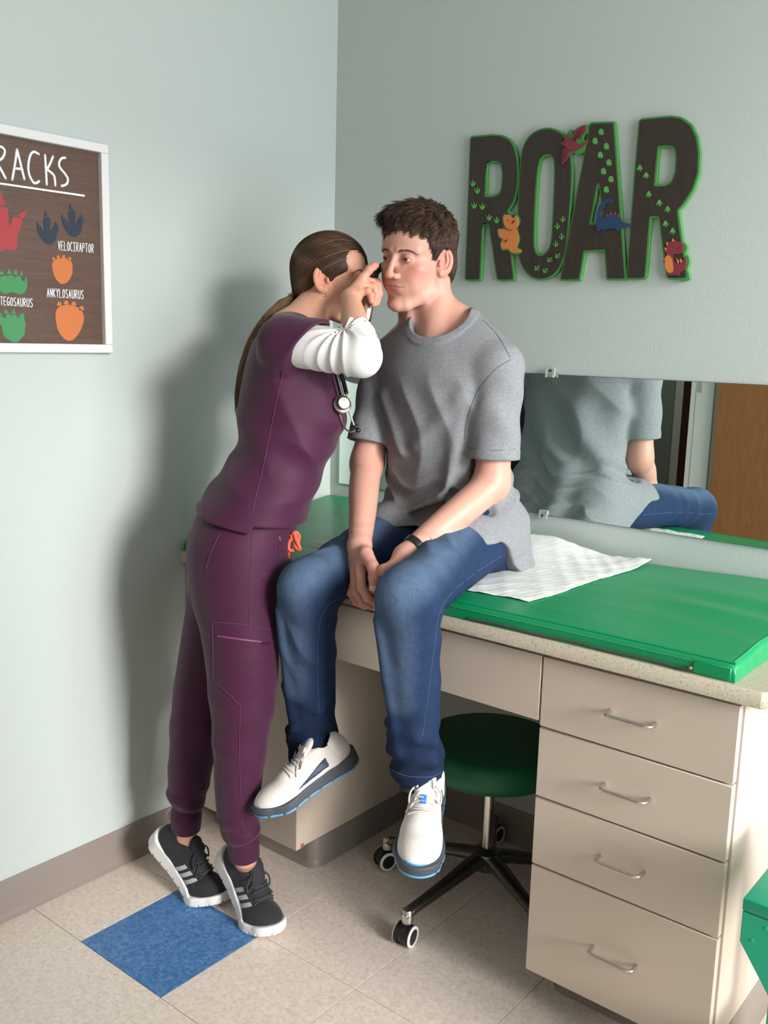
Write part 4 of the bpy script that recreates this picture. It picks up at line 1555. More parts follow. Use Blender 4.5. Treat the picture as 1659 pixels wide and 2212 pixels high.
HB = (B_fl((0, -1.5, 1.0)) - .135, B_fl((0, -1.5, 1.0)) + .135)


def boy_head(P):
    d = bounded(P, HB[0], HB[1], lambda p: head_sdf(B_tl(p)) * f32(.0103), .04)
    nk = seg(P, NECK1, NECK0, .048, .056)
    nk = smin(nk, smin(seg(P, (.730, -.362, 1.500), (.80, -.372, 1.442), .036, .034), seg(P, (.690, -.362, 1.500), (.62, -.372, 1.442), .036, .034), .03), .03)
    nk = smin(nk, seg(P, NECK0 + np.array((-.012, -.055, -.012)), B_fl((5.9, -3.2, -5.0)), .016, .014), .025)
    nk = smin(nk, ell(P, B_fl((0, 1.9, -13.4)), (.008, .008, .018)), .03)
    d = smin(d, nk, .014)
    tr = smin(seg(P, NECK0, J['rs'], .052, .045), seg(P, NECK0, J['ls'], .052, .045), .03)
    d = smin(d, tr, .035)
    return d


def boy_body(P):
    d = boy_head(P)
    tors = slices(P, [(.93, .70, -.30, .150, .105), (1.1, .70, -.335, .140, .098), (1.3, .703, -.372, .152, .100), (1.40, .703, -.385, .13, .08), (1.45, .70, -.39, .08, .06)])
    d = smin(d, tors, .03)
    d = smin(d, boy_arm(P, J['rs'], J['re'], J['rw'], np.array((-.006, 0, 0))), .02)
    d = smin(d, boy_arm(P, J['ls'], J['le'], J['lw'], np.array((.006, 0, 0))), .02)
    d = smin(d, hand_sdf(P, J['rw'], RH), .010)
    d = np.minimum(d, hand_sdf(P, J['lw'], LH))
    for h_, k_, a_ in (('rh', 'rk', 'ra'), ('lh', 'lk', 'la')):
        d = smin(d, chain(P, [J[h_], J[k_], J[a_]], [.070, .050, .034], .006), .03)
    return d


def boy_arm_only(P):
    d = smin(boy_arm(P, J['rs'], J['re'], J['rw'], np.array((-.006, 0, 0))), hand_sdf(P, J['rw'], RH), .010)
    l_ = smin(boy_arm(P, J['ls'], J['le'], J['lw'], np.array((.006, 0, 0))), hand_sdf(P, J['lw'], LH), .010)
    return np.minimum(d, l_)


def boy_color(V):
    Q = B_tl(V.astype(f32))
    C = face_colors(Q, SK, SK_R, LIP)
    far = Q[:, 2] < -14
    C[far] = SK
    for H in (RH, LH):
        for pts, rad in H.values():
            for q in (0, 1, 2, 3):
                C = paintmix(C, .38 * fall(np.linalg.norm(V - A3(pts[q]), axis=1), .006, .024), SK_R)
    for k_ in ('re', 'le'):
        C = paintmix(C, .35 * fall(np.linalg.norm(V - A3(J[k_]), axis=1), .02, .07), SK_R)
    return C


boy = empty('person', (.70, -.30, .90), 'boy in grey t-shirt and blue jeans sitting on the green mat, hands clasped', 'person')
hl = np.array((.53, -.56, 1.475)); hh = np.array((.86, -.30, 1.80))
head_geo = polygonize(boy_head, (.525, -.57, 1.415), (.835, -.285, 1.775), .0019)
hand_geo = polygonize(boy_arm_only, (.60, -.765, .845), (.90, -.60, 1.03), .0017)


def clip_rest(P):
    d = boy_body(P)
    bx = np.maximum(np.maximum(np.abs(P[:, 0] - .68) - .143, np.abs(P[:, 1] + .4275) - .130), np.abs(P[:, 2] - 1.60) - .167)
    bh = np.maximum(np.maximum(np.abs(P[:, 0] - .75) - .140, np.abs(P[:, 1] + .6825) - .071), np.abs(P[:, 2] - .9375) - .081)
    return np.maximum(d, -np.minimum(bx, bh).astype(f32))


rest_geo = polygonize(clip_rest, (.40, -.86, .40), (1.06, -.15, 1.50), .0045)
geo = merge_meshes([head_geo, hand_geo, rest_geo])
body = sdf_obj('body', None, None, None, None, M_SKIN, boy, boy_color, geo=geo)

# ---- eyes
M_EYEW = plain('eye_white', srgb(226, 220, 214), .25)


def eye_mat(name, iris):
    M = MT(name, srgb(226, 220, 216), .12)
    at = M.node('ShaderNodeAttribute'); at.attribute_name = 'Col'
    M.color(at.outputs['Color']); return M.m


M_EYE = eye_mat('eyeball', None)


def eyeball(fl, R, cx, gaze, parent, s, iris, r=1.235):
    c = np.array((cx, 6.15, .05))
    n_, m_ = 28, 20
    g = np.array(gaze, float); g /= np.linalg.norm(g)
    V, F, C = [], [], []
    for i in range(m_ + 1):
        th = math.pi * i / m_
        for k in range(n_):
            ph = 2 * math.pi * k / n_
            V.append((math.sin(th) * math.cos(ph), math.sin(th) * math.sin(ph), math.cos(th)))
    q = Vector(g).to_track_quat('Z', 'Y')
    W = [np.array(q @ Vector(v)) for v in V]
    cols = []
    for v in V:
        an = math.acos(max(-1, min(1, v[2])))
        cols.append(lin(16, 13, 12) if an < .20 else (iris if an < .54 else (iris * .45 if an < .60 else lin(196, 184, 178))))
    P = np.array([fl(c + w * r * (1.0 + .02 * max(0, 1 - math.acos(max(-1, min(1, v[2]))) / .5))) for w, v in zip(W, V)])
    F = [(i * n_ + k, i * n_ + (k + 1) % n_, (i + 1) * n_ + (k + 1) % n_, (i + 1) * n_ + k) for i in range(m_) for k in range(n_)]
    return sdf_obj('eye', None, None, None, None, M_EYE, parent, lambda V_: np.array(cols, f32), geo=(P, np.array(F)))


for cx in (2.95, -2.95):
    eyeball(B_fl, B_R, cx, (-.12, 1, -.16), boy, 1.03, lin(74, 56, 44))


def strands(name, roots, dirs, lens, normals, cols, mat, parent, npts=6, r0=.0006, curl=None, lift=.3, seed=1, droop=None):
    """tapered three-sided hair strands; all arrays (n, 3)"""
    rs_ = np.random.RandomState(seed)
    n_ = len(roots)
    t = np.linspace(0, 1, npts)
    pts = np.zeros((n_, npts, 3))
    side = np.cross(dirs, normals)
    ph = rs_.rand(n_) * 6.28
    for i, ti in enumerate(t):
        p = roots + dirs * (lens * ti)[:, None] + normals * (lift * lens * ti * (1 - .75 * ti))[:, None]
        if curl is not None:
            p = p + side * (curl * np.sin(ti * 4.2 + ph) * ti)[:, None] + normals * (curl * .5 * np.cos(ti * 5 + ph) * ti)[:, None]
        if droop is not None: p = p + np.array([0, 0, -1.0]) * (droop * ti * ti)[:, None]
        pts[:, i] = p
    return ribbons(name, pts, np.full(n_, r0), cols, mat, parent)


def ribbons(name, pts, rad, cols, mat, parent, taper=True):
    n_, m_, _ = pts.shape
    tan = np.gradient(pts, axis=1); tan /= np.linalg.norm(tan, axis=2, keepdims=True) + 1e-9
    up = np.tile(np.array([.31, .22, .92]), (n_, m_, 1))
    s = np.cross(tan, up); s /= np.linalg.norm(s, axis=2, keepdims=True) + 1e-9
    w = np.cross(s, tan)
    tt = np.linspace(0, 1, m_)
    tp = (1 - .75 * tt ** 2) if taper else np.ones(m_)
    rr_ = rad[:, None] * tp[None]
    V = np.zeros((n_, m_, 3, 3))
    for k in range(3):
        a = 2 * math.pi * k / 3
        V[:, :, k] = pts + (s * math.cos(a) + w * math.sin(a)) * rr_[..., None]
    idx = np.arange(n_ * m_ * 3).reshape(n_, m_, 3)
    F = np.concatenate([np.stack([idx[:, :-1, k], idx[:, :-1, (k + 1) % 3], idx[:, 1:, (k + 1) % 3], idx[:, 1:, k]], -1).reshape(-1, 4) for k in range(3)])
    C = np.repeat(cols, m_ * 3, 0)
    return sdf_obj(name, None, None, None, None, mat, parent, lambda V_: C, geo=(V.reshape(-1, 3), F))


def tri_sample(V, F, n_, rs_, w=None):
    a, b, c = V[F[:, 0]], V[F[:, 1]], V[F[:, 2]]
    N = np.cross(b - a, c - a); ar = np.linalg.norm(N, axis=1)
    pr = ar * (w if w is not None else 1); pr = pr / pr.sum()
    fi = rs_.choice(len(F), n_, p=pr)
    u = rs_.rand(n_, 2); q = u.sum(1) > 1; u[q] = 1 - u[q]
    p = a[fi] + (b[fi] - a[fi]) * u[:, :1] + (c[fi] - a[fi]) * u[:, 1:]
    nn = N[fi] / (ar[fi][:, None] + 1e-12)
    return p, nn


# ---- hair: close shell plus wavy strands
def boy_hair_sdf(Q):
    S = Q.copy(); S[:, 0] = np.abs(Q[:, 0])
    d = ell(Q, (0, -1.7, 4.0), (8.0, 9.75, 8.75))
    d = smin(d, ell(Q, (-.8, 3.4, 8.8), (5.9, 3.7, 2.8)), 1.5)                 # fuller top and fringe
    d = smin(d, ell(Q, (0, -7.2, -2.0), (5.9, 3.3, 6.0)), 2.0)                   # nape
    d = d - .16 * np.sin(Q[:, 0] * 2.3 + 1.1 * np.sin(Q[:, 1] * 1.3)) * np.sin(Q[:, 1] * 1.9 + Q[:, 2] * .9)
    cut = ell(Q, (1.3, 10.3, .5), (6.6, 6.0, 6.5))                                # the face stays free
    cut = np.minimum(cut, ell(S, (6.3, 6.3, -2.4), (4.4, 4.6, 7.4)))
    cut = np.minimum(cut, ell(S, (8.6, -1.2, -1.6), (3.2, 2.0, 3.9)))            # around the ear
    d = smax(d, -cut, .5)
    d = smax(d, -(Q[:, 2] + 7.2 + .25 * Q[:, 1] + .2), .6)
    return d


hv, hf = polygonize(lambda P: boy_hair_sdf(B_tl(P)) * f32(.0103), (.525, -.57, 1.50), (.80, -.28, 1.80), .0026)
H1, H2, H3 = lin(62, 45, 35), lin(40, 28, 22), lin(104, 78, 58)


def boy_hair_col(V):
    Q = B_tl(V.astype(f32)); t = .5 + .5 * np.sin(Q[:, 0] * 3 + 2 * np.sin(Q[:, 1] * 2.1) + Q[:, 2])
    return paintmix(np.tile(H2 * 1.15, (len(V), 1)), (.7 * t).astype(f32), H1)


hair = sdf_obj('hair', None, None, None, None, M_HAIR, boy, boy_hair_col, geo=(hv, hf))
rs_ = np.random.RandomState(11)
rp, rn = tri_sample(hv, hf, 12000, rs_)
Q = B_tl(rp.astype(f32)).astype(float)
crown = np.array((1.0, -6.0, 11.0))
fl_dir = Q - crown
fl_dir[:, 0] += np.where((Q[:, 2] > 6) & (Q[:, 1] > -3), -2.2, 0)               # top is combed to his right
dirw = fl_dir @ B_R
dirw = dirw - rn * np.sum(dirw * rn, 1, keepdims=True); dirw /= np.linalg.norm(dirw, axis=1, keepdims=True) + 1e-9
topm = np.clip((Q[:, 2] - 4.5) / 4, 0, 1) * np.clip((Q[:, 1] + 5) / 6, .25, 1)
lens = (.010 + .016 * topm + rs_.rand(len(Q)) * .009 * (.4 + topm)) * (1 - .45 * np.clip((Q[:, 1] - 3) / 4, 0, 1))
cl = H1 * (1 - (k_ := rs_.rand(len(Q), 1) ** 1.5)) + k_ * H3
dk_ = rs_.rand(len(Q), 1) < .35
cl = np.where(dk_, H2 * 1.1, cl)
keep = (Q[:, 2] > -7.0) & (head_sdf(Q.astype(f32)) > .08)
strands('hair_strands', (rp - rn * .0004)[keep], dirw[keep], lens[keep], rn[keep], cl[keep].astype(f32), M_HAIR, hair, 7, .00075,
        curl=.0036 * (.3 + topm[keep]), lift=.10, seed=4, droop=.010 * (topm * np.clip((Q[:, 1] - 1) / 5, 0, 1))[keep])


def brow(fl, sgn, pts, n_, col, parent, r=.00042, ln=.7, thick=.22, seed=1):
    r_ = np.random.RandomState(seed)
    P, D = [], []
    cv = np.array(spline([np.array(p, float) for p in pts], 10))
    for i in range(n_):
        t = r_.rand() * (len(cv) - 2); k = int(t)
        c = cv[k] + (cv[k + 1] - cv[k]) * (t - k)
        tn = cv[k + 1] - cv[k]; tn /= np.linalg.norm(tn)
        w = thick * (1 - .65 * (t / len(cv)) ** 1.5)
        c = c + np.array((0, .0, (r_.rand() - .5) * 2 * w))
        d_ = tn + np.array((0, .0, .55 * (1 - 1.3 * t / len(cv)))); d_ /= np.linalg.norm(d_)
        P.append([[(c + d_ * ln * s_)[0] * sgn, (c + d_ * ln * s_)[1] + .05 * math.sin(s_ * 3), (c + d_ * ln * s_)[2]] for s_ in np.linspace(0, 1, 4)])
    P = np.array(P); sh_ = P.shape
    P = on_surface(head_sdf, P.reshape(-1, 3), .045).reshape(sh_)
    P = np.array([[fl(q) for q in s_] for s_ in P])
    return ribbons('eyebrow', P, np.full(n_, r), np.tile(col, (n_, 1)), M_HAIR, parent)


for sg in (1, -1):
    brow(B_fl, sg, [(1.3, 7.98, 1.45), (2.6, 7.62, 1.72), (3.9, 6.75, 1.70), (4.9, 5.75, 1.30)], 190, lin(96, 72, 58), boy, seed=3 + sg)
    # upper lashes
    lash = []
    for t in np.linspace(0, 1, 26):
        x = 1.65 + 2.6 * t; z = .20 - .10 * abs(t - .5) ** 1.5 * 4; y = 7.52 - 1.05 * (t - .42) ** 2 * 3.2
        lash.append([B_fl((sg * (x + .12 * (t - .3) * q), y + .34 * q, z - .08 * q + .03 * q * q)) for q in np.linspace(0, 1, 4)])
    ribbons('eyelashes', np.array(lash), np.full(26, .00032), np.tile(lin(40, 30, 26), (26, 1)), M_HAIR, boy)

# ---- T-shirt
RSE = J['rs'] + (J['re'] - J['rs']) * .80
LSE = J['ls'] + (J['le'] - J['ls']) * .78
r_ax = (J['re'] - J['rs']) / np.linalg.norm(J['re'] - J['rs'])
l_ax = (J['le'] - J['ls']) / np.linalg.norm(J['le'] - J['ls'])
COLC = np.array((.716, -.386, 1.458)); COLN = np.array((.02, -.62, 1.0)); COLN /= np.linalg.norm(COLN)


def hem_z(P):
    return .884 + .116 * sstep(-.25, -.43, P[:, 1]) - .01 * sstep(.75, .86, P[:, 0])


def boy_shirt(P):
    d = slices(P, [(.86, .707, -.272, .206, .143), (.95, .704, -.285, .198, .145), (1.02, .70, -.308, .174, .132), (1.1, .70, -.332, .166, .122), (1.2, .702, -.352, .168, .122),
                   (1.3, .705, -.370, .176, .122), (1.37, .705, -.382, .176, .112), (1.42, .703, -.388, .150, .092), (1.46, .70, -.392, .105, .078), (1.50, .70, -.395, .05, .05)], 2.25)
    sh = smin(seg(P, (.655, -.372, 1.470), J['rs'] + np.array((.004, .006, .006)), .052, .056), seg(P, (.765, -.372, 1.470), J['ls'] + np.array((-.004, .006, .006)), .052, .056), .03)
    d = smin(d, sh, .045)
    # vertical drape and waist bunching
    zz = P[:, 2]
    bunch = fall(np.abs(zz - 1.03), .03, .13)
    d = d - .0060 * bunch * crease(P, 105, .6, 1.3, (.25, -.15, 1), (1, .5, 0))
    d = d - .0035 * (1 - bunch) * fall(np.abs(zz - 1.18), .12, .26) * crease(P, 62, 1.1, .9, (1, .35, .28), (0, 0, 1)) * sstep(1.42, 1.3, zz)
    d = d - .006 * fall(np.abs(zz - .95), .02, .07) * wob(P, 75, 2.0, 1.0, (1, .5, .1), (0, 0, 1))
    back = sstep(-.33, -.22, P[:, 1])
    d = d - .008 * back * fall(np.abs(zz - 1.12), .1, .3) * wob(P, 48, .2, 1.2, (1, 0, .35), (0, 0, 1))
    # pulled folds towards the armpits
    for a, b, r in (((.81, -.462, 1.31), (.70, -.468, 1.20), .006), ((.825, -.445, 1.34), (.785, -.46, 1.10), .007), ((.60, -.462, 1.31), (.655, -.468, 1.18), .005), ((.775, -.47, 1.08), (.66, -.46, 1.03), .009), ((.80, -.43, 1.03), (.68, -.46, .99), .010)):
        d = smin(d, seg(P, a, b, r, .001), .032)
    for h_, k_ in (('rh', 'rk'), ('lh', 'lk')):          # cloth lies over the hips
        d = smin(d, seg(P, J[h_] + np.array((0, .02, 0)), J[h_] + (J[k_] - J[h_]) * .32, .0975, .092), .02)
    hm = smax(d, (hem_z(P) - zz).astype(f32), .008)
    # sleeves
    for s, e, ax, sg in ((J['rs'], RSE, r_ax, -1), (J['ls'], LSE, l_ax, 1)):
        sl = chain(P, [s + np.array((0, 0, .0)), s + (e - s) * .5, e + ax * .02], [.057, .0585, .0605], .02)
        tt = (P - A3(s)) @ A3(ax)
        sl = sl - .0032 * wob(P, 95, sg, .8, tuple(ax * .8 + np.array((0, -.5, .3))), (1, 0, 0)) * fall(np.abs(tt - .09), .03, .11)
        L_ = float(np.linalg.norm(e - s))
        sl = sl - .0012 * fall(np.abs(tt - (L_ - .011)), .009, .012)
        sl = smax(sl, (tt - L_).astype(f32), .003)
        sl = smax(sl, -seg(P, s + (e - s) * .55, e + ax * .08, .048, .0562), .003)
        hm = smin(hm, sl, .016)
        hm = smax(hm, -smax(seg(P, s + (e - s) * .75, e + ax * .08, .048, .056), -(tt - L_ * .72).astype(f32), .004), .004)
    # neck opening and collar band
    q = P - A3(COLC); h_ = q @ A3(COLN)
    rad = np.sqrt(np.maximum(np.sum(q * q, 1) - h_ * h_, 0))
    bandc = smax(hm - .0026, np.abs(rad - .0820) - .0095, .002)
    hm = smin(hm, smax(bandc, -(h_ + .06), .01), .0015)
    hm = smax(hm, -smax(rad - .0730, -(h_ + .055), .01), .004)
    return hm


shirt = sdf_obj('t_shirt', boy_shirt, (.42, -.53, .84), (.99, -.13, 1.54), .0034, M_HEATHER, boy)

# ---- jeans
def pad_half(P):                       # below the mat surface
    return np.where(P[:, 1] > -.62, P[:, 2] - mat_top(P[:, 0], P[:, 1]).astype(f32) - .0025, .5).astype(f32)


def boy_jeans(P):
    pel = slices(P, [(.87, .702, -.295, .165, .120), (.94, .702, -.300, .165, .118), (1.0, .70, -.312, .152, .108), (1.05, .70, -.325, .145, .100)])
    d = pel
    for h_, k_, a_, sg in (('rh', 'rk', 'ra', -1), ('lh', 'lk', 'la', 1)):
        h, k, a = J[h_], J[k_], J[a_]
        th = chain(P, [h, h + (k - h) * .55, k + np.array((0, .0, .002))], [.090, .074, .063], .03)
        th = th - .0030 * fall(np.abs((P - A3(k)) @ A3((h - k) / np.linalg.norm(h - k)) - .10), .05, .16) * crease(P, 90, .5 + sg, 1.0, (.3 * sg, .9, .3), (1, 0, 0))
        kn = ell(P, k + np.array((0, -.004, -.004)), (.064, .061, .068))
        th = smin(th, kn, .03)
        ax = (a - k) / np.linalg.norm(a - k)
        Ls = float(np.linalg.norm(a - k))
        sh = chain(P, [k, k + (a - k) * .45, k + (a - k) * .72, a, a + ax * .03], [.062, .058, .052 if sg > 0 else .057, .0585 if sg > 0 else .0595, .0625], .03)
        tt = (P - A3(k)) @ A3(ax)
        # creases below the knee and bunching at the hem
        sh = sh - .0030 * fall(np.abs(tt - .12), .03, .12) * crease(P, 70, 1 + sg, 1.5, (.55, .2, .75), (1, 0, 0))
        sh = sh - .0055 * fall(np.abs(tt - (Ls - .05)), .03, .10) * crease(P, 75, 2.4 * sg, 1.8, (.4 * sg, .15, 1), (1, .4, 0))
        sh = smin(sh, chain(P, [k + np.array((-.045, -.05, -.05)), k + ax * .2 + np.array((-.03, -.055, 0)), k + ax * .36 + np.array((-.01, -.056, 0))], [.008, .007, .004], .02), .03)
        if sg > 0:
            for c0, c1, r in ((k + ax * .33 + np.array((.055, -.01, 0)), k + ax * .30 + np.array((-.04, -.045, 0)), .009), (k + ax * (Ls - .035) + np.array((.055, -.02, .005)), k + ax * (Ls - .05) + np.array((-.035, -.050, 0)), .010),
                              (k + ax * (Ls - .085) + np.array((-.045, -.03, .0)), k + ax * (Ls - .10) + np.array((.035, -.045, 0)), .008)):
                sh = smin(sh, seg(P, c0, c1, r, r * .7), .030)
        else:
            for c0, c1, r in ((k + ax * .30 + np.array((.05, -.03, 0)), k + ax * .26 + np.array((-.045, -.04, 0)), .010), (k + ax * (Ls - .03) + np.array((.05, -.035, .0)), k + ax * (Ls - .045) + np.array((-.055, -.025, 0)), .012)):
                sh = smin(sh, seg(P, c0, c1, r, r * .7), .030)
        end = smax(tt - (Ls + .012), -f32(1), .01)
        hemn = ax + np.array((.0, .30 if sg < 0 else .10, 0)); hemn /= np.linalg.norm(hemn)
        hp = (P - A3(k)) @ A3(hemn) - (Ls + .010) * float(ax @ hemn)
        sh = sh - .0016 * fall(np.abs(hp + .011), .009, .012)
        sh = smax(sh, hp.astype(f32), .004)
        sh = smax(sh, -smax(seg(P, a - ax * .05, a + ax * .10, .044, .050), -(tt - (Ls - .03)).astype(f32), .003), .003)
        leg = smin(th, sh, .022)
        d = smin(d, leg, .035)
    d = smax(d, -pad_half(P), .012)
    return d


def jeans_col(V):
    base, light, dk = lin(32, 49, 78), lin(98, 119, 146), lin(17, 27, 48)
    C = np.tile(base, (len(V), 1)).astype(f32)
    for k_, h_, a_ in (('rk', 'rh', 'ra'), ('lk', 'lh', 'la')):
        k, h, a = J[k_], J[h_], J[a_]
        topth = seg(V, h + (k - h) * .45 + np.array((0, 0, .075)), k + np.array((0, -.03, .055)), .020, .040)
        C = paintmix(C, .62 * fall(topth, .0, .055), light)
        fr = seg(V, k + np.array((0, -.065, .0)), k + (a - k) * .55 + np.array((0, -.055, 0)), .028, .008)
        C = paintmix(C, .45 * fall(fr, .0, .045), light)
        C = paintmix(C, .5 * fall(np.linalg.norm(V - A3(a), axis=1), .05, .2), dk)  # shade of the lower legs painted into the denim colour
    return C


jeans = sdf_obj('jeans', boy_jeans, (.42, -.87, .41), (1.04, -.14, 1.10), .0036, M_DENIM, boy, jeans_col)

# ---- fitness band on his left wrist
wax = (J['lw'] - J['le']) / np.linalg.norm(J['lw'] - J['le'])
wc = J['le'] + (J['lw'] - J['le']) * .90


def band(P):
    q = P - A3(wc); h_ = q @ A3(wax)
    arm = boy_arm(P, J['ls'], J['le'], J['lw'], np.array((.006, 0, 0)))
    d = smax(arm - .0035, np.abs(h_) - .0085, .002)
    d = smin(d, smax(arm - .0075, smax(np.abs(h_) - .0095, seg(P, wc + np.array((-.03, -.03, .02)), wc + np.array((-.034, -.034, .024)), .016), .004), .002), .002)
    return smax(d, -(arm + .0015), .001)


sdf_obj('fitness_band', band, tuple(wc - .05), tuple(wc + .05), .0014, plain('black_rubber', srgb(20, 20, 24), .35), boy)
M_NAIL = plain('finger_nail', srgb(226, 176, 160), .3)
nails('fingernail', RH, -C_F, M_NAIL, boy, ['thumb'])
nails('fingernail', LH, -C_F + np.array((0, 0, .3)), M_NAIL, boy, ['index'])
# ================================================================== sneakers, built once per style in local cm (x to the toe, z up)
def shoe_plan(Q):
    q = Q.copy(); q[:, 2] = 0
    d = seg(q, (3.4, 0, 0), (12, .2, 0), 3.35, 3.15)
    d = smin(d, seg(q, (12, .2, 0), (20, .1, 0), 3.15, 4.65), 1.0)
    return smin(d, seg(q, (20, .1, 0), (23.6, .5, 0), 4.65, 4.0), 1.0)


def shoe_upper(Q):
    d = ell(Q, (20.3, .25, 3.0), (6.9, 4.45, 3.5))
    d = smin(d, seg(Q, (7, 0, 4.2), (17, .1, 4.0), 3.35, 3.9), 1.5)
    d = smin(d, ell(Q, (4.7, 0, 5.0), (4.2, 3.35, 5.0)), 1.5)
    d = smin(d, seg(Q, (5.0, 0, 7.9), (8.2, 0, 8.2), 3.1, 3.1), 1.2)
    d = smin(d, seg(Q, (10.5, 0, 7.6), (17.2, .1, 4.9), 2.3, 2.0), 1.6)
    ins = seg(Q, (5.7, 0, 7.6), (8.2, 0, 15), 2.6, 3.4)
    d = smax(d, -ins, .35)
    d = smax(d, Q[:, 2] - (10.4 - .10 * np.abs(Q[:, 0] - 3)), .4)
    return smax(d, 1.4 - Q[:, 2], .3)


def spring(x): return 1.3 * sstep(20.0, 28.0, x) ** 1.3 + .5 * sstep(2.5, 0.0, x)


def sole_slab(Q, t0, t1, flare=0.25, k=.35):
    """layer of the sole between heights t0(x) and t1(x)"""
    x = Q[:, 0]
    z = Q[:, 2] - spring(x).astype(f32)
    d = shoe_plan(Q) - flare
    return smax(smax(d, (z - t1(x)).astype(f32), k), (t0(x) - z).astype(f32), k)


def shoe_tongue(Q):
    d = seg(Q, (9.6, 0, 10.4), (16.6, .1, 5.9), 2.05, 1.7, ((.5, 0, .86), .45))
    return d


MESHW = None


def knit_mat(name, base, dot, scale=330):
    M = MT(name, base, .8, spec=.2)
    v = M.voronoi(scale)
    M.color(M.ramp(v.outputs['Distance'], [(.28, dot), (.48, base)]))
    M.bump(v.outputs['Distance'], .25, .0012)
    return M.m


M_KNITW = knit_mat('white_engineered_mesh', srgb(222, 216, 211), srgb(200, 192, 187), 420)
M_OVER = plain('white_overlay', srgb(226, 218, 212), .6)
M_MIDS = paint('slate_midsole', srgb(66, 72, 80), .6, .1, 200)
M_OUTB = plain('blue_outsole', srgb(84, 150, 200), .5)
M_NAVYS = plain('navy_logo', srgb(30, 42, 72), .5)
M_BLUET = plain('blue_tab', srgb(50, 126, 210), .5)
M_LACEG = cloth('light_lace', srgb(206, 198, 194), srgb(190, 182, 178), 900, .8, .2).m
M_KNITB = cloth('black_knit', srgb(50, 50, 54), srgb(36, 36, 40), 420, .8, .25).m
M_WSOLE = paint('white_foam_sole', srgb(224, 222, 218), .6, .1, 140)
M_STRIPE = plain('grey_stripe', srgb(166, 166, 168), .45)
M_LACEB = cloth('black_lace', srgb(58, 58, 60), srgb(44, 44, 46), 900, .8, .2).m
M_LINER = plain('shoe_lining', srgb(30, 30, 32), .9)

U0 = polygonize(shoe_upper, (-1, -6, 0.5), (29, 6, 12), .24)


def layer(f): return polygonize(f, (-1.5, -7, -.6), (30, 7, 7), .26)


c_ = lambda v: (lambda x: np.full_like(x, v))
SHOES = {
    'runner': [('upper', M_KNITW, U0),
               ('midsole', M_MIDS, layer(lambda Q: sole_slab(Q, c_(.45), lambda x: 3.6 - 1.1 * sstep(6, 20, x) + 0 * x, .35))),
               ('outsole', M_OUTB, layer(lambda Q: smax(sole_slab(Q, c_(0.0), c_(.62), .38, .2), -(np.abs(np.mod(Q[:, 0], 3.4) - 1.7) - .28).astype(f32), .12))),
               ('toe_guard', M_OUTB, polygonize(lambda Q: smax(smax(shoe_upper(Q) - .10, 25.2 + .5 * np.abs(Q[:, 1]) - Q[:, 0], .1), Q[:, 2] - 4.0, .2), (20, -6, 0.5), (29, 6, 6), .22)),
               ('tongue', M_OVER, polygonize(shoe_tongue, (6, -4, 3), (20, 4, 14), .22)),
               ('logo', M_NAVYS, polygonize(lambda Q: smax(smax(shoe_upper(Q) - .07, (np.abs(Q[:, 2] - 3.6 - (16.5 - Q[:, 0]) * .22) - .10 - .115 * (16.5 - Q[:, 0])).astype(f32), .05), np.maximum(np.abs(Q[:, 0] - 12) - 4.5, 1.8 - np.abs(Q[:, 1])).astype(f32), .05), (6, -6, 1), (18, 6, 9), .22)),
               ('heel_overlay', M_OVER, polygonize(lambda Q: smax(shoe_upper(Q) - .07, np.maximum(Q[:, 0] - 4.2 - .35 * Q[:, 2] + 1.6, 5.2 - Q[:, 2]).astype(f32), .08), (-1, -6, 4), (9, 6, 12), .22))],
    'trainer': [('upper', M_KNITB, U0),
                ('sole', M_WSOLE, layer(lambda Q: smax(sole_slab(Q, c_(0.0), lambda x: 3.9 - 1.5 * sstep(5, 19, x), .40, .5), -(np.maximum(np.abs(np.mod(Q[:, 0], 2.6) - 1.3) - .09, Q[:, 2] - spring(Q[:, 0]) - .75)).astype(f32), .06))),
                ('tongue', M_KNITB, polygonize(shoe_tongue, (6, -4, 3), (20, 4, 14), .22)),
                ('heel_tab', plain('cream_loop', srgb(196, 180, 164), .8), None)],
}


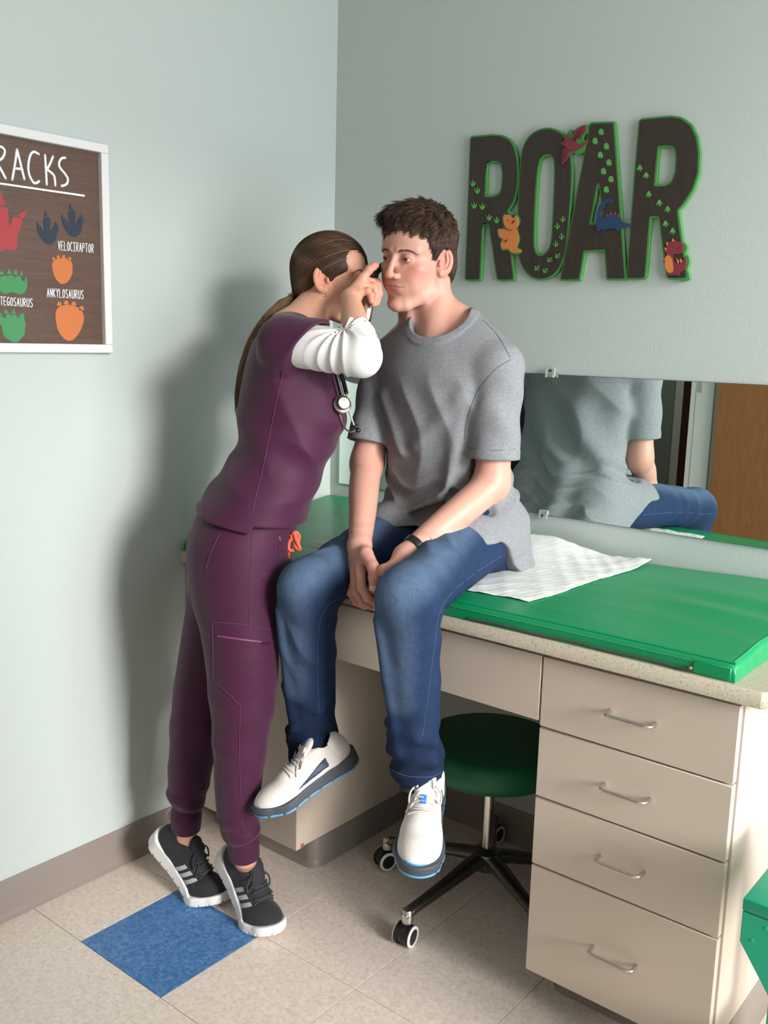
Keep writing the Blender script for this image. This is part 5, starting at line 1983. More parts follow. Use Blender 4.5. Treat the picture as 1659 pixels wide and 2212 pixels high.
def build_shoe(style, heel, toe, up, parent, mirror=1, bend=0.0, length=27.6):
    """place a shoe: heel and toe are points of the sole line; bend lifts the heel about the ball"""
    heel, toe = np.array(heel, float), np.array(toe, float)
    fx = toe - heel; sc = np.linalg.norm(fx) / length; fx = fx / np.linalg.norm(fx)
    up = np.array(up, float); up = up - fx * (up @ fx); up /= np.linalg.norm(up)
    fy = np.cross(up, fx) * mirror

    def tr(V):
        V = np.array(V, float)
        if bend:
            xb = 18.8
            th = bend * sstep(xb + 2.2, xb - 2.8, V[:, 0])
            r = xb - V[:, 0]
            V = np.stack([xb - r * np.cos(th) + V[:, 2] * np.sin(th), V[:, 1], r * np.sin(th) + V[:, 2] * np.cos(th)], 1)
        return heel + sc * (V[:, :1] * fx + V[:, 1:2] * fy + V[:, 2:3] * up)
    sh = empty('shoe', tuple(heel), parent=None)
    adopt(sh, parent)
    parts = {}
    for nm, mat, g in SHOES[style]:
        if g is None: continue
        F = g[1] if mirror > 0 else g[1][:, ::-1]
        parts[nm] = sdf_obj(nm, None, None, None, None, mat, sh, geo=(tr(g[0]), F))
    # laces over the tongue
    def top(pts, off):
        fn = lambda Q: smin(shoe_upper(Q), shoe_tongue(Q), .3)
        return on_surface(fn, np.array(pts, f32), off)
    lm = M_LACEG if style == 'runner' else M_LACEB
    geo = []
    for i, x in enumerate((11.3, 12.7, 14.1, 15.5, 16.8)):
        w = 2.1 - .12 * i
        pts = top([(x + (.5 if i % 2 else -.1) * math.sin(t), t_ * w, 9.6 - (x - 10) * .62 + .2) for t_, t in zip(np.linspace(-1, 1, 9), np.linspace(0, 3.14, 9))], .16)
        geo.append(sweep(tr(pts), .0026 if style == 'runner' else .0022, 6))
    loops = [[(11.2, 0, 9.3), (10.9, 1.6, 10.2), (11.8, 3.2, 9.3), (13.4, 3.4, 7.7), (12.6, 2.0, 8.6), (11.4, .3, 9.5)],
             [(11.2, 0, 9.3), (11.1, -1.5, 10.1), (12.4, -2.9, 9.0), (13.9, -2.9, 7.4), (12.9, -1.7, 8.5), (11.4, -.3, 9.5)],
             [(11.4, .1, 9.6), (12.8, 1.0, 9.0), (15.0, 1.4, 7.2), (16.6, 2.2, 6.0)], [(11.4, -.1, 9.6), (12.6, -1.2, 9.2), (14.6, -2.3, 7.6), (15.6, -3.4, 6.4)]]
    for lp in loops:
        geo.append(sweep(tr(np.array(spline(lp, 7))), .0021, 6))
    Vl, Fl = join_geo(geo)
    mobj('laces', Vl, Fl, lm, sh, smooth=True)
    if style == 'runner':
        for (x0, x1) in ((8.9, 10.7), (13.2, 15.0)):
            pts = [(x, y, 12.6 - (x - 8) * .62) for x in np.linspace(x0, x1, 6) for y in np.linspace(-.55, .55, 5)]
            P_ = tr(top(pts, .20 if x0 < 10 else .34))
            F_ = [(i * 5 + k, i * 5 + k + 1, (i + 1) * 5 + k + 1, (i + 1) * 5 + k) for i in range(5) for k in range(4)]
            mobj('tongue_tab', P_, F_, M_BLUET, sh, smooth=True)
    else:
        for x0 in (11.3, 13.3, 15.3):
            for sgn_ in (1, -1):
                pts = []
                for t in np.linspace(0, 1, 8):
                    for w in np.linspace(-.5, .5, 4):
                        pts.append((x0 - .9 + 2.6 * t * .55 + w * 1.15 + .9 * (1 - t) * 0 + t * .2, sgn_ * (4.6 - 1.9 * t), 2.9 + 3.2 * t))
                P_ = tr(on_surface(shoe_upper, np.array(pts, f32), .06))
                F_ = [(i * 4 + k, i * 4 + k + 1, (i + 1) * 4 + k + 1, (i + 1) * 4 + k) for i in range(7) for k in range(3)]
                mobj('stripe', P_, F_, M_STRIPE, sh, smooth=True)
        lp = spline([(.9, 0, 9.6), (-.3, .2, 11.0), (-1.2, .3, 10.2), (-.7, 0, 8.6), (.4, 0, 8.4)], 6)
        mobj('heel_tab', *sweep(tr(np.array(lp)), .0028, 6), M_STRIPE if False else SHOES['trainer'][3][1], sh, smooth=True)
    return sh


rsh = build_shoe('runner', at_y(774, 1640, -.625), at_y(560, 1772, -.845), (-.25, -.35, 1.0), boy, -1)
lsh = build_shoe('runner', (.872, -.600, .425), at_y(893, 1906, -.845), (.15, -.2, 1.0), boy, 1)
# sock and ankle hidden in the trouser leg
for a_, hpt in (('ra', at_y(700, 1640, -.68)), ('la', at_y(897, 1700, -.70))):
    tube('sock', [J[a_] + (J[a_] - hpt) * .6, J[a_] * .5 + hpt * .5, hpt + (hpt - J[a_]) * .25], [.036, .034, .036], plain('dark_sock', srgb(50, 50, 56), .9), boy, 14)
# ================================================================== nurse leaning in with the ear scope
N = lambda u, v, c: np.array(at_c(u, v, c))
NSK, NSK_R, NLIP = lin(204, 154, 130), lin(194, 118, 98), lin(176, 94, 88)
nurse = empty('person', (.36, -.78, 0), 'nurse in plum scrubs with ponytail standing on tiptoe at the boy\'s side', 'person')
nurse.name = 'person'
N_tl, N_fl, N_R = face_frame((.452, -.492, 1.582), math.radians(26), math.radians(2), math.radians(-6), 1.0)


def nloc(P):                              # world -> (forward, right, z)
    return np.stack([P @ A3(NF), P @ A3(NR), P[:, 2]], 1)


def rows(tab, grow=0.0):
    """silhouette rows (v, u_back, u_front, lateral radius, c) -> slices table in (forward, right, z)"""
    out = []
    for v, ub, uf, rl, c in tab:
        a, b = N(ub, v, c), N(uf, v, c)
        out.append(((a[2] + b[2]) / 2, (a @ NF + b @ NF) / 2, c, (b @ NF - a @ NF) / 2 + grow, rl + grow))
    return sorted(out)


TORSO = [(690, 585, 680, .075, .765), (715, 562, 700, .125, .765), (745, 545, 712, .152, .77), (790, 530, 722, .158, .775), (850, 519, 738, .155, .78), (905, 516, 748, .150, .785), (960, 514, 724, .146, .79),
         (1005, 488, 700, .150, .795), (1050, 455, 683, .166, .80), (1100, 420, 665, .180, .805), (1145, 406, 650, .186, .81), (1165, 401, 644, .188, .81)]
PELV = [(1080, 440, 660, .150, .80), (1120, 416, 650, .165, .808), (1160, 399, 642, .170, .81), (1210, 397, 632, .170, .815), (1260, 404, 616, .162, .815), (1300, 416, 606, .150, .815)]
RL = [(515, 1200, .888, .098), (514, 1300, .902, .097), (522, 1400, .918, .088), (524, 1500, .922, .0795), (519, 1600, .922, .066), (514, 1700, .915, .056), (516, 1780, .908, .0505), (525, 1812, .904, .043), (528, 1850, .900, .0375)]
LL = [(505, 1200, .742, .098), (482, 1320, .752, .092), (458, 1420, .757, .083), (434, 1520, .757, .073), (416, 1620, .752, .060), (405, 1715, .745, .051), (402, 1760, .740, .044), (402, 1790, .736, .0375)]
RLp = [N(u, v, c) for u, v, c, r in RL]; RLr = [r for *_, r in RL]
LLp = [N(u, v, c) for u, v, c, r in LL]; LLr = [r for *_, r in LL]
NS_R, NE_R, NW_R = N(622, 742, .915), N(778, 768, 1.0), N(757, 645, .80)
NS_L, NE_L, NW_L = N(660, 742, .60), N(800, 800, .50), N(879, 705, .600)
T_TAB, P_TAB = rows(TORSO, .003), rows(PELV, -.006)
T_BODY = rows(TORSO[:-3], -.020)

NHZ = lambda u, v, c: N(620 + u / 3.95, 500 + v / 3.95, c)
NRH = {
    'index': ([NHZ(640, 405, .800), NHZ(700, 328, .800), NHZ(735, 300, .797), NHZ(758, 290, .792)], [.0112, .0096, .0088, .0076]),
    'middle': ([NHZ(672, 425, .790), NHZ(772, 440, .775), NHZ(785, 530, .772), NHZ(765, 612, .782)], [.0112, .0098, .0090, .0078]),
    'ring': ([NHZ(650, 470, .802), NHZ(738, 470, .800), NHZ(758, 545, .800), NHZ(740, 620, .806)], [.0108, .0094, .0086, .0075]),
    'little': ([NHZ(625, 520, .812), NHZ(690, 510, .816), NHZ(715, 545, .818), NHZ(722, 595, .818)], [.0098, .0084, .0078, .0068]),
    'thumb': ([NHZ(580, 560, .765), NHZ(630, 560, .745), NHZ(690, 500, .738), NHZ(730, 440, .738)], [.0140, .0118, .0104, .0088]),
}
NLH = {
    'index': ([N(880, 655, .59), N(884, 625, .60), N(888, 605, .612), N(892, 590, .622)], [.011, .0095, .0086, .0075]),
    'middle': ([N(888, 657, .58), N(894, 626, .585), N(900, 606, .595), N(904, 590, .605)], [.011, .0095, .0086, .0075]),
    'ring': ([N(896, 662, .57), N(904, 634, .575), N(910, 614, .582), N(914, 600, .59)], [.0105, .009, .0082, .0072]),
    'little': ([N(902, 670, .56), N(912, 648, .562), N(918, 632, .566), N(922, 620, .57)], [.0095, .0082, .0076, .0066]),
    'thumb': ([N(872, 680, .60), N(868, 660, .61), N(868, 642, .62), N(872, 628, .63)], [.013, .011, .010, .0085]),
}


def nurse_arm(P, s, e, w):
    d = chain(P, [s, (s + e) / 2, e], [.044, .040, .035], .02)
    return smin(d, chain(P, [e, e + (w - e) * .35, w], [.034, .035, .0215], .02), .01)


NHB = (N_fl((0, -1.5, 1.0)) - .132, N_fl((0, -1.5, 1.0)) + .132)
NN0 = N(628, 722, .765)


def nurse_head(P):
    d = bounded(P, NHB[0], NHB[1], lambda p: head_sdf(N_tl(p), .33, 1.0) * f32(.0100), .04)
    nk = seg(P, N_fl((0, -3.4, -4.0)), NN0, .044, .050)
    nk = smin(nk, seg(P, N_fl((-5.6, -2.8, -5.0)), NN0 + NF * .07 + NR * .012 + np.array((0, 0, -.005)), .015, .015), .02)
    nk = smin(nk, smin(seg(P, NN0, NS_R, .046, .040), seg(P, NN0, NS_L, .046, .040), .03), .03)
    return smin(d, nk, .016)


def nurse_body(P):
    d = nurse_head(P)
    d = smin(d, slices(nloc(P), T_BODY, 2.2), .025)
    d = smin(d, nurse_arm(P, NS_R, NE_R, NW_R), .02)
    d = smin(d, nurse_arm(P, NS_L, NE_L, NW_L), .02)
    d = smin(d, hand_sdf(P, NW_R, NRH), .009)
    d = smin(d, hand_sdf(P, NW_L, NLH), .009)
    for pts, rad, fp in ((RLp, RLr, RFOOT), (LLp, LLr, LFOOT)):
        d = smin(d, chain(P, pts[:6:2] + [pts[-1]], [.075, .065, .05, .028], .03), .04)
        d = smin(d, chain(P, [pts[-1], fp], [.0275, .029], .02), .012)
    return d


RTOE = np.array(at_z(598, 2020, 0.0)); LTOE = np.array(at_z(482, 1952, 0.0))
RDIR = np.array((math.cos(math.radians(-6)), math.sin(math.radians(-6)), 0)); LDIR = np.array((math.cos(math.radians(13)), math.sin(math.radians(13)), 0))
RFOOT = RTOE - RDIR * .122 + np.array((0, 0, .140)); LFOOT = LTOE - LDIR * .122 + np.array((0, 0, .140))


def nurse_color(V):
    Q = N_tl(V.astype(f32))
    C = face_colors(Q, NSK, NSK_R, NLIP)
    C[Q[:, 2] < -14] = NSK
    for pts, rad in NRH.values():
        for q in (0, 1, 2, 3):
            C = paintmix(C, .35 * fall(np.linalg.norm(V - A3(pts[q]), axis=1), .006, .022), NSK_R)
    return C


nb_c = N_fl((0, -1.5, 0))
B1 = (nb_c - np.array((.175, .175, .20)), nb_c + np.array((.150, .150, .13)))
B2 = box_of([NW_R, NE_R + (NW_R - NE_R) * .28] + [p for q, _ in NRH.values() for p in q], .036)
g1 = polygonize(nurse_head, B1[0], B1[1], .0022)


def nurse_hand_fn(P): return smin(nurse_arm(P, NS_R, NE_R, NW_R), hand_sdf(P, NW_R, NRH), .009)


g2 = polygonize(nurse_hand_fn, B2[0], B2[1], .0017)


def in_box(P, B): return np.max(np.abs(P - A3((B[0] + B[1]) / 2)) - A3((B[1] - B[0]) / 2), axis=1)


def nurse_rest(P):
    return np.maximum(nurse_body(P), -np.minimum(in_box(P, (B1[0] + .012, B1[1] - .012)), in_box(P, (B2[0] + .011, B2[1] - .011))).astype(f32))


g3 = polygonize(nurse_rest, (.12, -.95, .06), (.80, -.24, 1.60), .005)
sdf_obj('body', None, None, None, None, M_SKIN, nurse, nurse_color, geo=merge_meshes([g1, g2, g3]))
for cx in (2.95, -2.95):
    eyeball(N_fl, N_R, cx, (0, 1, -.05), nurse, 1.0, lin(70, 54, 40))
for sg in (1, -1):
    brow(N_fl, sg, [(1.3, 7.98, 1.5), (2.6, 7.62, 1.85), (3.9, 6.75, 1.85), (4.9, 5.75, 1.4)], 120, lin(92, 66, 50), nurse, seed=9 + sg, thick=.16)

# ---- hair combed back into a low ponytail
TIE = np.array((0.3, -10.6, -3.6))
NH1, NH2, NH3 = lin(68, 49, 36), lin(40, 28, 22), lin(138, 106, 78)


def nurse_hair(Q):
    S = Q.copy(); S[:, 0] = np.abs(Q[:, 0])
    d = ell(Q, (0, -1.7, 3.5), (8.0, 9.7, 8.7))
    d = smin(d, ell(Q, (0, -6.6, -1.2), (5.8, 3.9, 4.6)), 2.2)
    d = smin(d, seg(Q, (0, -8.4, -2.6), tuple(TIE), 2.4, 1.1), 1.2)
    yh = np.interp(Q[:, 2], [-8, -2.6, -1.4, 0, 1.2, 2.2, 3.2, 4.2, 5.0], [-3.2, -2.9, .4, 2.0, 4.2, 5.9, 7.0, 8.8, 12]).astype(f32)
    d = smax(d, (Q[:, 1] - yh) * f32(.7), .35)
    d = smax(d, -ell(S, (8.4, -1.3, -2.0), (2.4, 2.2, 3.4)), .4)
    d = smax(d, -(Q[:, 2] + 5.4 - .12 * (Q[:, 1] + 6)), .8)
    return d


nv, nf = polygonize(lambda P: nurse_hair(N_tl(P)) * f32(.01), NHB[0] - .01, NHB[1] + .01, .0028)
nhair = sdf_obj('hair', None, None, None, None, M_HAIR, nurse, lambda V: np.tile(NH2 * .4 + NH1 * .5, (len(V), 1)), geo=(nv, nf))
rs_ = np.random.RandomState(5)
Pq = N_tl(nv.astype(f32)).astype(float)
rp, rn = tri_sample(Pq, nf, 4200, rs_)
ok = head_sdf(rp.astype(f32)) > .02
rp = rp[ok]
path = [rp]
cur = rp.astype(f32)
for k in range(13):
    to = TIE - cur
    dist = np.linalg.norm(to, axis=1, keepdims=True)
    to = to / (dist + 1e-6)
    to = to + np.array((0, -.25, .05)) * (dist > 6)
    nxt = cur + to * np.minimum(.95, dist * .5)
    cur = on_surface(nurse_hair, nxt, .05 + .0 * k, 2)
    path.append(cur.astype(float))
pts = np.stack(path, 1)
pts = N_fl(pts.reshape(-1, 3)).reshape(pts.shape)
t_ = rs_.rand(len(pts), 1)
hl_ = (np.sin(rp[:, :1] * 2.4 + rp[:, 2:3] * 1.1) > .45) * .7
nc = NH1 * (1 - t_ * .5) + NH2 * t_ * .5
nc = nc * (1 - hl_ * t_) + NH3 * hl_ * t_
ribbons('hair_strands', pts, np.full(len(pts), .00075), nc.astype(f32), M_HAIR, nhair, taper=False)
# ponytail
tw = N_fl(TIE)
ptl = [tw, N(597, 676, .735), N(560, 722, .715), N(533, 785, .705), N(520, 840, .700), N(513, 900, .700)]
cv = np.array(spline(ptl, 5))
n_s = 520
off = rs_.randn(n_s, 2); off /= np.maximum(1, np.linalg.norm(off, axis=1, keepdims=True) / 1.3)
rad = np.interp(np.linspace(0, 1, len(cv)), [0, .12, .5, .85, 1], [.006, .013, .013, .009, .004])
tan = np.gradient(cv, axis=0); tan /= np.linalg.norm(tan, axis=1, keepdims=True)
s1 = np.cross(tan, NR); s1 /= np.linalg.norm(s1, axis=1, keepdims=True); s2 = np.cross(tan, s1)
end = .72 + .28 * rs_.rand(n_s)
pp_ = []
for i in range(n_s):
    idx_ = np.linspace(0, (len(cv) - 1) * end[i], 14)
    f_ = lambda A: np.stack([np.interp(idx_, np.arange(len(cv)), A[:, k]) for k in range(3)], 1)
    r_ = np.interp(idx_, np.arange(len(cv)), rad)
    w_ = .0015 * np.sin(idx_ * .6 + i)
    pp_.append(f_(cv) + f_(s1) * (off[i, 0] * r_ + w_)[:, None] + f_(s2) * (off[i, 1] * r_)[:, None])
t_ = rs_.rand(n_s, 1)
pt_ = ribbons('ponytail', np.array(pp_), np.full(n_s, .0009), (NH1 * (1 - t_) + NH3 * t_ * .9).astype(f32), M_HAIR, nurse)
tie_pts = []
ax = tan[0]
for k in range(60):
    a = k / 60 * 2 * math.pi * 3
    tie_pts.append(cv[1] * .5 + cv[0] * .5 + (s1[0] * math.cos(a) + s2[0] * math.sin(a)) * (.0125 + .0015 * math.sin(a * 4.3)) + ax * (.010 * (k / 60 - .5)))
tube('hair_tie', tie_pts, .0026, plain('rose_hair_tie', srgb(196, 160, 152), .5), nurse, 6)
ec = N_fl((-7.35, -.55, -4.25))
tube('earring', [ec + .0055 * (math.cos(a) * N_R[1] + math.sin(a) * N_R[2]) for a in np.linspace(0, 2 * math.pi, 20)[:-1]], .0006, plain('gold', srgb(220, 180, 110), .25, 1.0), nurse, 6, closed=True)

# ---- scrub top
rax = (NE_R - NS_R) / np.linalg.norm(NE_R - NS_R); lax = (NE_L - NS_L) / np.linalg.norm(NE_L - NS_L)
NCK = NN0 + NF * .012 + np.array((0, 0, .035)); NCN = NF * .62 + np.array((0, 0, 1.0)) ; NCN = NCN / np.linalg.norm(NCN)


def hem_surface(P, q):
    """height of the scrub hem: lower at the back, slit at the side seam"""
    fwd = q[:, 0]
    mid = float(N(545, 1130, .90) @ NF)
    back = N(470, 1128, .87)[2]; front = N(610, 1128, .87)[2]
    t = sstep(mid - .006, mid + .006, fwd)
    hb = back + (mid - fwd) * .22 - .006
    hf = front + .010 - (fwd - mid) * .10
    return hb * (1 - t) + hf * t


def nurse_top(P):
    q = nloc(P)
    d = slices(q, T_TAB, 2.25)
    d = smin(d, smin(seg(P, NN0 + NR * .04 + np.array((0, 0, .004)), NS_R, .050, .056), seg(P, NN0 - NR * .04 + np.array((0, 0, .004)), NS_L, .050, .056), .03), .03)
    z = P[:, 2]
    d = d - .0035 * fall(np.abs(z - 1.13), .08, .16) * crease(P, 62, .4, 1.2, tuple(NF * .35 + NR * .3 + np.array((0, 0, .9))), tuple(NF))
    d = d - .0028 * fall(np.abs(z - 1.28), .10, .18) * crease(P, 46, 1.9, .9, tuple(NF * .9 + np.array((0, 0, .35))), (0, 0, 1))
    hz = hem_surface(P, q).astype(f32)
    d = smax(d, hz - z, .004)
    # sleeve
    for s, e, ax_, fr in ((NS_R, NE_R, rax, .26), (NS_L, NE_L, lax, .45)):
        en = s + (e - s) * fr
        tt = (P - A3(s)) @ A3(ax_)
        nrm = ax_ + np.array((0, 0, -.70)) if fr < .4 else ax_
        nrm = nrm / np.linalg.norm(nrm)
        sl = seg(P, s - ax_ * .01, en + ax_ * .03, .060, .066)
        sl = smax(sl, ((P - A3(en)) @ A3(nrm)).astype(f32), .004)
        sl = smax(sl, -smax(seg(P, s + (en - s) * .6, en + ax_ * .08, .050, .062), -(tt - np.linalg.norm(en - s) * .55).astype(f32), .003), .003)
        d = smin(d, sl, .02)
    # neck opening
    h_ = (P - A3(NCK)) @ A3(NCN)
    rad_ = np.sqrt(np.maximum(np.sum((P - A3(NCK)) ** 2, 1) - h_ * h_, 0))
    d = smax(d, -smax(rad_ - .072, -(h_ + .09), .01), .005)
    return d


sdf_obj('scrub_top', nurse_top, (.13, -.95, .93), (.74, -.27, 1.56), .0036, M_SCRUB, nurse)

# ---- scrub trousers
def nurse_pants(P):
    d = slices(nloc(P), P_TAB, 2.15)
    for i, (pts, rad) in enumerate(((RLp, RLr), (LLp, LLr))):
        e = chain(P, pts[:-2], rad[:-2], .03)
        kn = None
        e = e - .0022 * fall(np.abs(P[:, 2] - float(pts[4][2]) - .04), .05, .16) * crease(P, 58, .7 + i, 1.3, tuple(NF * .55 + np.array((0, 0, .8))), tuple(NR))
        e = e - .0045 * fall(np.abs(P[:, 2] - float(pts[-3][2]) + .01), .01, .06) * crease(P, 80, 2.1 + i, 1.2, tuple(NF * .25 + np.array((0, 0, 1.0))), tuple(NF))
        cuff = seg(P, pts[-2], pts[-1], rad[-2] * .93, rad[-1])
        ax_ = (pts[-1] - pts[-2]) / np.linalg.norm(pts[-1] - pts[-2])
        tt = (P - A3(pts[-1])) @ A3(ax_)
        e = smin(e, smax(cuff, (tt - .002).astype(f32), .003), .006)
        d = smin(d, e, .035)
    return d


sdf_obj('scrub_trousers', nurse_pants, (.10, -.98, .12), (.66, -.46, 1.10), .0038, M_SCRUB, nurse)

# ---- white undershirt sleeve with gathers at the elbow
FSE = NE_R + (NW_R - NE_R) * .40


def nurse_sleeve(P):
    d = chain(P, [NS_R + (NE_R - NS_R) * .15, NS_R + (NE_R - NS_R) * .6, NE_R], [.050, .047, .0445], .02)
    fa = (FSE - NE_R) / np.linalg.norm(FSE - NE_R)
    f_ = chain(P, [NE_R, FSE + fa * .02], [.0445, .0385], .01)
    d = smin(d, f_, .02)
    tt = (P - A3(NS_R)) @ A3(rax)
    L_ = float(np.linalg.norm(NE_R - NS_R))
    cr = NE_R + (fa - rax) * .03                       # inside of the elbow
    ang = np.arctan2((P - A3(cr)) @ A3(fa), -((P - A3(cr)) @ A3(rax)))
    d = d - .0050 * (2 * (1 - np.abs(np.sin(ang * 6.5 + .5 * np.sin(tt * 60)))) - 1) * fall(np.linalg.norm(P - A3(cr), axis=1), .03, .115) * sstep(.014, .040, np.linalg.norm(P - A3(cr), axis=1))
    tf = (P - A3(FSE)) @ A3(fa)
    d = smax(d, tf.astype(f32), .003)
    d = smax(d, -smax(seg(P, NE_R, FSE + fa * .06, .036, .0345), -(tf + .03).astype(f32), .002), .002)
    return d


sdf_obj('undershirt_sleeve', nurse_sleeve, tuple(np.minimum(np.minimum(NS_R, NE_R), FSE) - .07), tuple(np.maximum(np.maximum(NS_R, NE_R), FSE) + .07), .0026, M_WHITEC, nurse)


def nurse_sleeve_l(P):
    d = chain(P, [NS_L + (NE_L - NS_L) * .2, NE_L, NE_L + (NW_L - NE_L) * .45], [.048, .043, .036], .02)
    return smax(d, ((P - A3(NE_L + (NW_L - NE_L) * .40)) @ A3((NW_L - NE_L) / np.linalg.norm(NW_L - NE_L))).astype(f32), .003)


sdf_obj('undershirt_sleeve', nurse_sleeve_l, tuple(np.minimum(np.minimum(NS_L, NE_L), NW_L) - .06), tuple(np.maximum(np.maximum(NS_L, NE_L), NW_L) + .06), .004, M_WHITEC, nurse)

# ---- seams, pocket, zip, drawstring laid on the cloth
M_DSEAM = plain('denim_seam_thread', srgb(58, 74, 102), .8)
M_JSEAM = plain('jersey_seam', srgb(84, 86, 90), .9)
M_SEAM = plain('plum_seam', srgb(84, 34, 72), .8)


def on_cloth(f, uv, n=5, lift=.0006):
    pts = [np.array((u, v, 0.)) for u, v in uv]
    pts = spline(pts, n) if len(pts) > 2 else [pts[0] + (pts[1] - pts[0]) * t for t in np.linspace(0, 1, n * 2)]
    return [march(f, p[0], p[1], 1.6, 2.9) - C_F * lift for p in pts]


for uv in ([(545, 1150), (541, 1250), (538, 1370)], [(458, 1343), (530, 1350), (604, 1364)], [(458, 1343), (460, 1400), (461, 1470)], [(461, 1470), (500, 1505), (519, 1524)],
           [(519, 1524), (517, 1620), (520, 1720), (524, 1800)], [(604, 1180), (596, 1210), (568, 1243), (542, 1262)], [(476, 1150), (455, 1195), (444, 1232)]):
    tube('seam', on_cloth(nurse_pants, uv), .0011, M_SEAM, nurse, 6)
zp = tube('pocket_zip', on_cloth(nurse_pants, [(470, 1374), (520, 1381), (585, 1389)]), .0030, plain('plum_zip_tape', srgb(108, 48, 88), .5), nurse, 8)
zq = tube('zip_pull', on_cloth(nurse_pants, [(566, 1388), (584, 1389)], 3, .0035), .0034, plain('dark_zip_slider', srgb(70, 40, 66), .35, .4), None, 8)
adopt(zq, zp)
tube('pocket_opening', on_cloth(nurse_pants, [(602, 1170), (598, 1205), (575, 1236)], 5, -.0004), .0028, plain('pocket_slit_shade', srgb(46, 16, 40), .9), nurse, 8)  # shade inside the pocket slit, painted as a dark plum strip
tube('side_seam', on_cloth(nurse_top, [(612, 800), (590, 900), (570, 1000), (556, 1060), (545, 1108)]), .0010, M_SEAM, nurse, 6)
tube('zip_pull', on_cloth(nurse_pants, [(603, 1158), (606, 1168)], 3, .002), .0030, M_STEEL, nurse, 8)
dsx = march(nurse_pants, 626, 1165, 1.6, 2.9)
M_STRING = plain('orange_red_cord', srgb(206, 84, 58), .6)
ds = N
c0 = .90
tube('drawstring', spline([N(628, 1160, c0), N(638, 1150, c0), N(646, 1160, c0), N(640, 1182, c0), N(628, 1190, c0), N(622, 1178, c0), N(632, 1160, c0)], 6), .0042, M_STRING, nurse, 8, flat=(NR, .5))
tube('drawstring', spline([N(636, 1152, c0 + .004), N(642, 1170, c0 + .006), N(648, 1186, c0 + .006), N(640, 1184, c0 + .004), N(637, 1168, c0)], 6), .0042, M_STRING, nurse, 8, flat=(NR, .5))
tube('drawstring', spline([N(626, 1164, c0 - .01), N(624, 1182, c0), N(624, 1206, c0 - .01)], 6), .0036, M_STRING, nurse, 8, flat=(NR, .5))

for uv in ([(1085, 1200), (1010, 1250), (955, 1310), (938, 1400), (925, 1500), (912, 1590)], [(748, 1285), (712, 1305), (690, 1350), (686, 1450), (690, 1550)], [(842, 1662), (880, 1676), (930, 1678), (960, 1664)]):
    tube('seam', on_cloth(boy_jeans, uv, 6, .0003), .0009, M_DSEAM, boy, 5)
for uv in ([(1042, 690), (1075, 725), (1102, 772)], [(1104, 776), (1068, 800), (1030, 850), (1008, 910), (1003, 950)], [(1008, 966), (1060, 973), (1112, 970)], [(786, 938), (806, 944), (824, 945)]):
    tube('seam', on_cloth(boy_shirt, uv, 6, .0002), .0009, M_JSEAM, boy, 5)

# ---- shoes, heels lifted
for toe, dr, mir in ((RTOE, RDIR, -1), (LTOE, LDIR, 1)):
    tip = toe + dr * .012
    build_shoe('trainer', tip - dr * .287, tip, (0, 0, 1), nurse, mir, math.radians(40))

# ================================================================== stethoscope round her neck
M_TUBE = plain('black_rubber_tube', srgb(16, 16, 18), .25)
ste = empty('stethoscope', tuple(N(738, 862, .86)), 'black stethoscope with steel chest piece hanging from the nurse\'s neck', 'stethoscope')
pth = [N(740, 862, .885), N(730, 822, .885), N(716, 775, .88), N(694, 728, .85), N(655, 697, .83), N(622, 688, .765), N(655, 692, .70), N(694, 716, .71), N(724, 772, .76), N(741, 822, .80), N(748, 850, .83)]
tube('tubing', spline(pth, 8), .0052, M_TUBE, ste, 10)
for dx, dc in ((0, 0), (1, .012)):
    pass
cp = N(740, 873, .900)
axc = -C_F * .8 + NF * .3 + np.array((0, 0, .15)); axc = axc / np.linalg.norm(axc)
ch = lathe('chest_piece', [(.001, -.006), (.0205, -.006), (.0215, -.004), (.0215, -.001), (.019, .001), (.014, .002), (.0145, .009), (.013, .0115), (.001, .012)], plain('satin_steel', srgb(140, 136, 130), .4, 1.0), ste, 28, tuple(axc), tuple(cp))
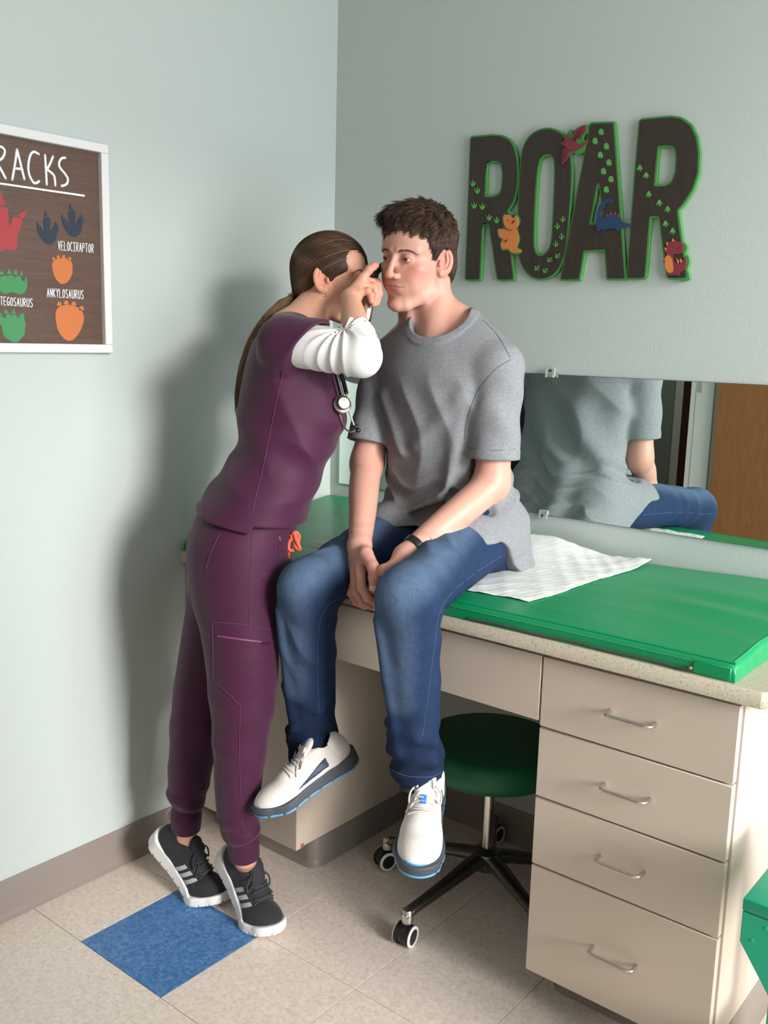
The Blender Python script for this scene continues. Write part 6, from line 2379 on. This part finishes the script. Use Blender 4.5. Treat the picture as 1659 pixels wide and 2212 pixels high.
rg = lathe('rubber_ring', [(.0146, .006), (.0160, .007), (.0160, .010), (.0146, .0108)], M_BLACKP, None, 28, tuple(axc), tuple(cp)); adopt(rg, ch)
tube('stem', [N(741, 858, .895), N(740, 866, .902)], .0034, M_STEEL, ste, 8)
tube('ear_tube', spline([N(748, 850, .83), N(752, 876, .84), N(760, 905, .845), N(766, 922, .845)], 6), .0022, M_STEEL, ste, 8)
tube('ear_tube', spline([N(734, 893, .895), N(739, 912, .885), N(748, 928, .87), N(758, 933, .855), N(768, 930, .845)], 6), .0022, M_STEEL, ste, 8)
for u, v in ((768, 922), (773, 930)):
    p = N(u, v, .845)
    lathe('ear_tip', [(.0005, -.006), (.0045, -.004), (.0055, 0), (.0045, .004), (.002, .006), (.0005, .0065)], M_TUBE, ste, 14, tuple(NF), tuple(p))

# ================================================================== otoscope in her right hand
oto = empty('otoscope', tuple(N(789, 690, .775)), 'steel-handled ear scope with black head held in the nurse\'s right hand', 'otoscope')
h0, h1 = N(788, 694, .792), N(806, 600, .764)
hd = (h1 - h0); hl_ = float(np.linalg.norm(hd)); hd = hd / hl_
lathe('handle', [(.001, 0), (.0125, .001), (.0140, .004), (.0140, hl_ * .55), (.0132, hl_ * .56), (.0132, hl_ * .8), (.011, hl_ * .82), (.011, hl_), (.001, hl_)], M_STEEL, oto, 28, tuple(hd), tuple(h0))
ear_r = B_fl((-7.6, .2, -.6))
h2 = h1 + hd * .012
lathe('lamp_head', [(.001, -.012), (.009, -.011), (.0115, -.004), (.012, .009), (.010, .016), (.001, .017)], M_BLACKP, oto, 22, tuple(hd), tuple(h2 - hd * .008))
sd = ear_r - h2; sl_ = float(np.linalg.norm(sd)); sd = sd / sl_
lathe('speculum', [(.001, -.020), (.0105, -.019), (.0115, -.012), (.0105, .006), (.008, sl_ * .45), (.0028, sl_ * .92), (.0022, sl_ * .93)], M_BLACKP, oto, 22, tuple(sd), tuple(h2))
lathe('eyepiece', [(.0085, -.0285), (.0115, -.028), (.0115, -.0195), (.0085, -.0195)], M_BLACKP, oto, 22, tuple(sd), tuple(h2))
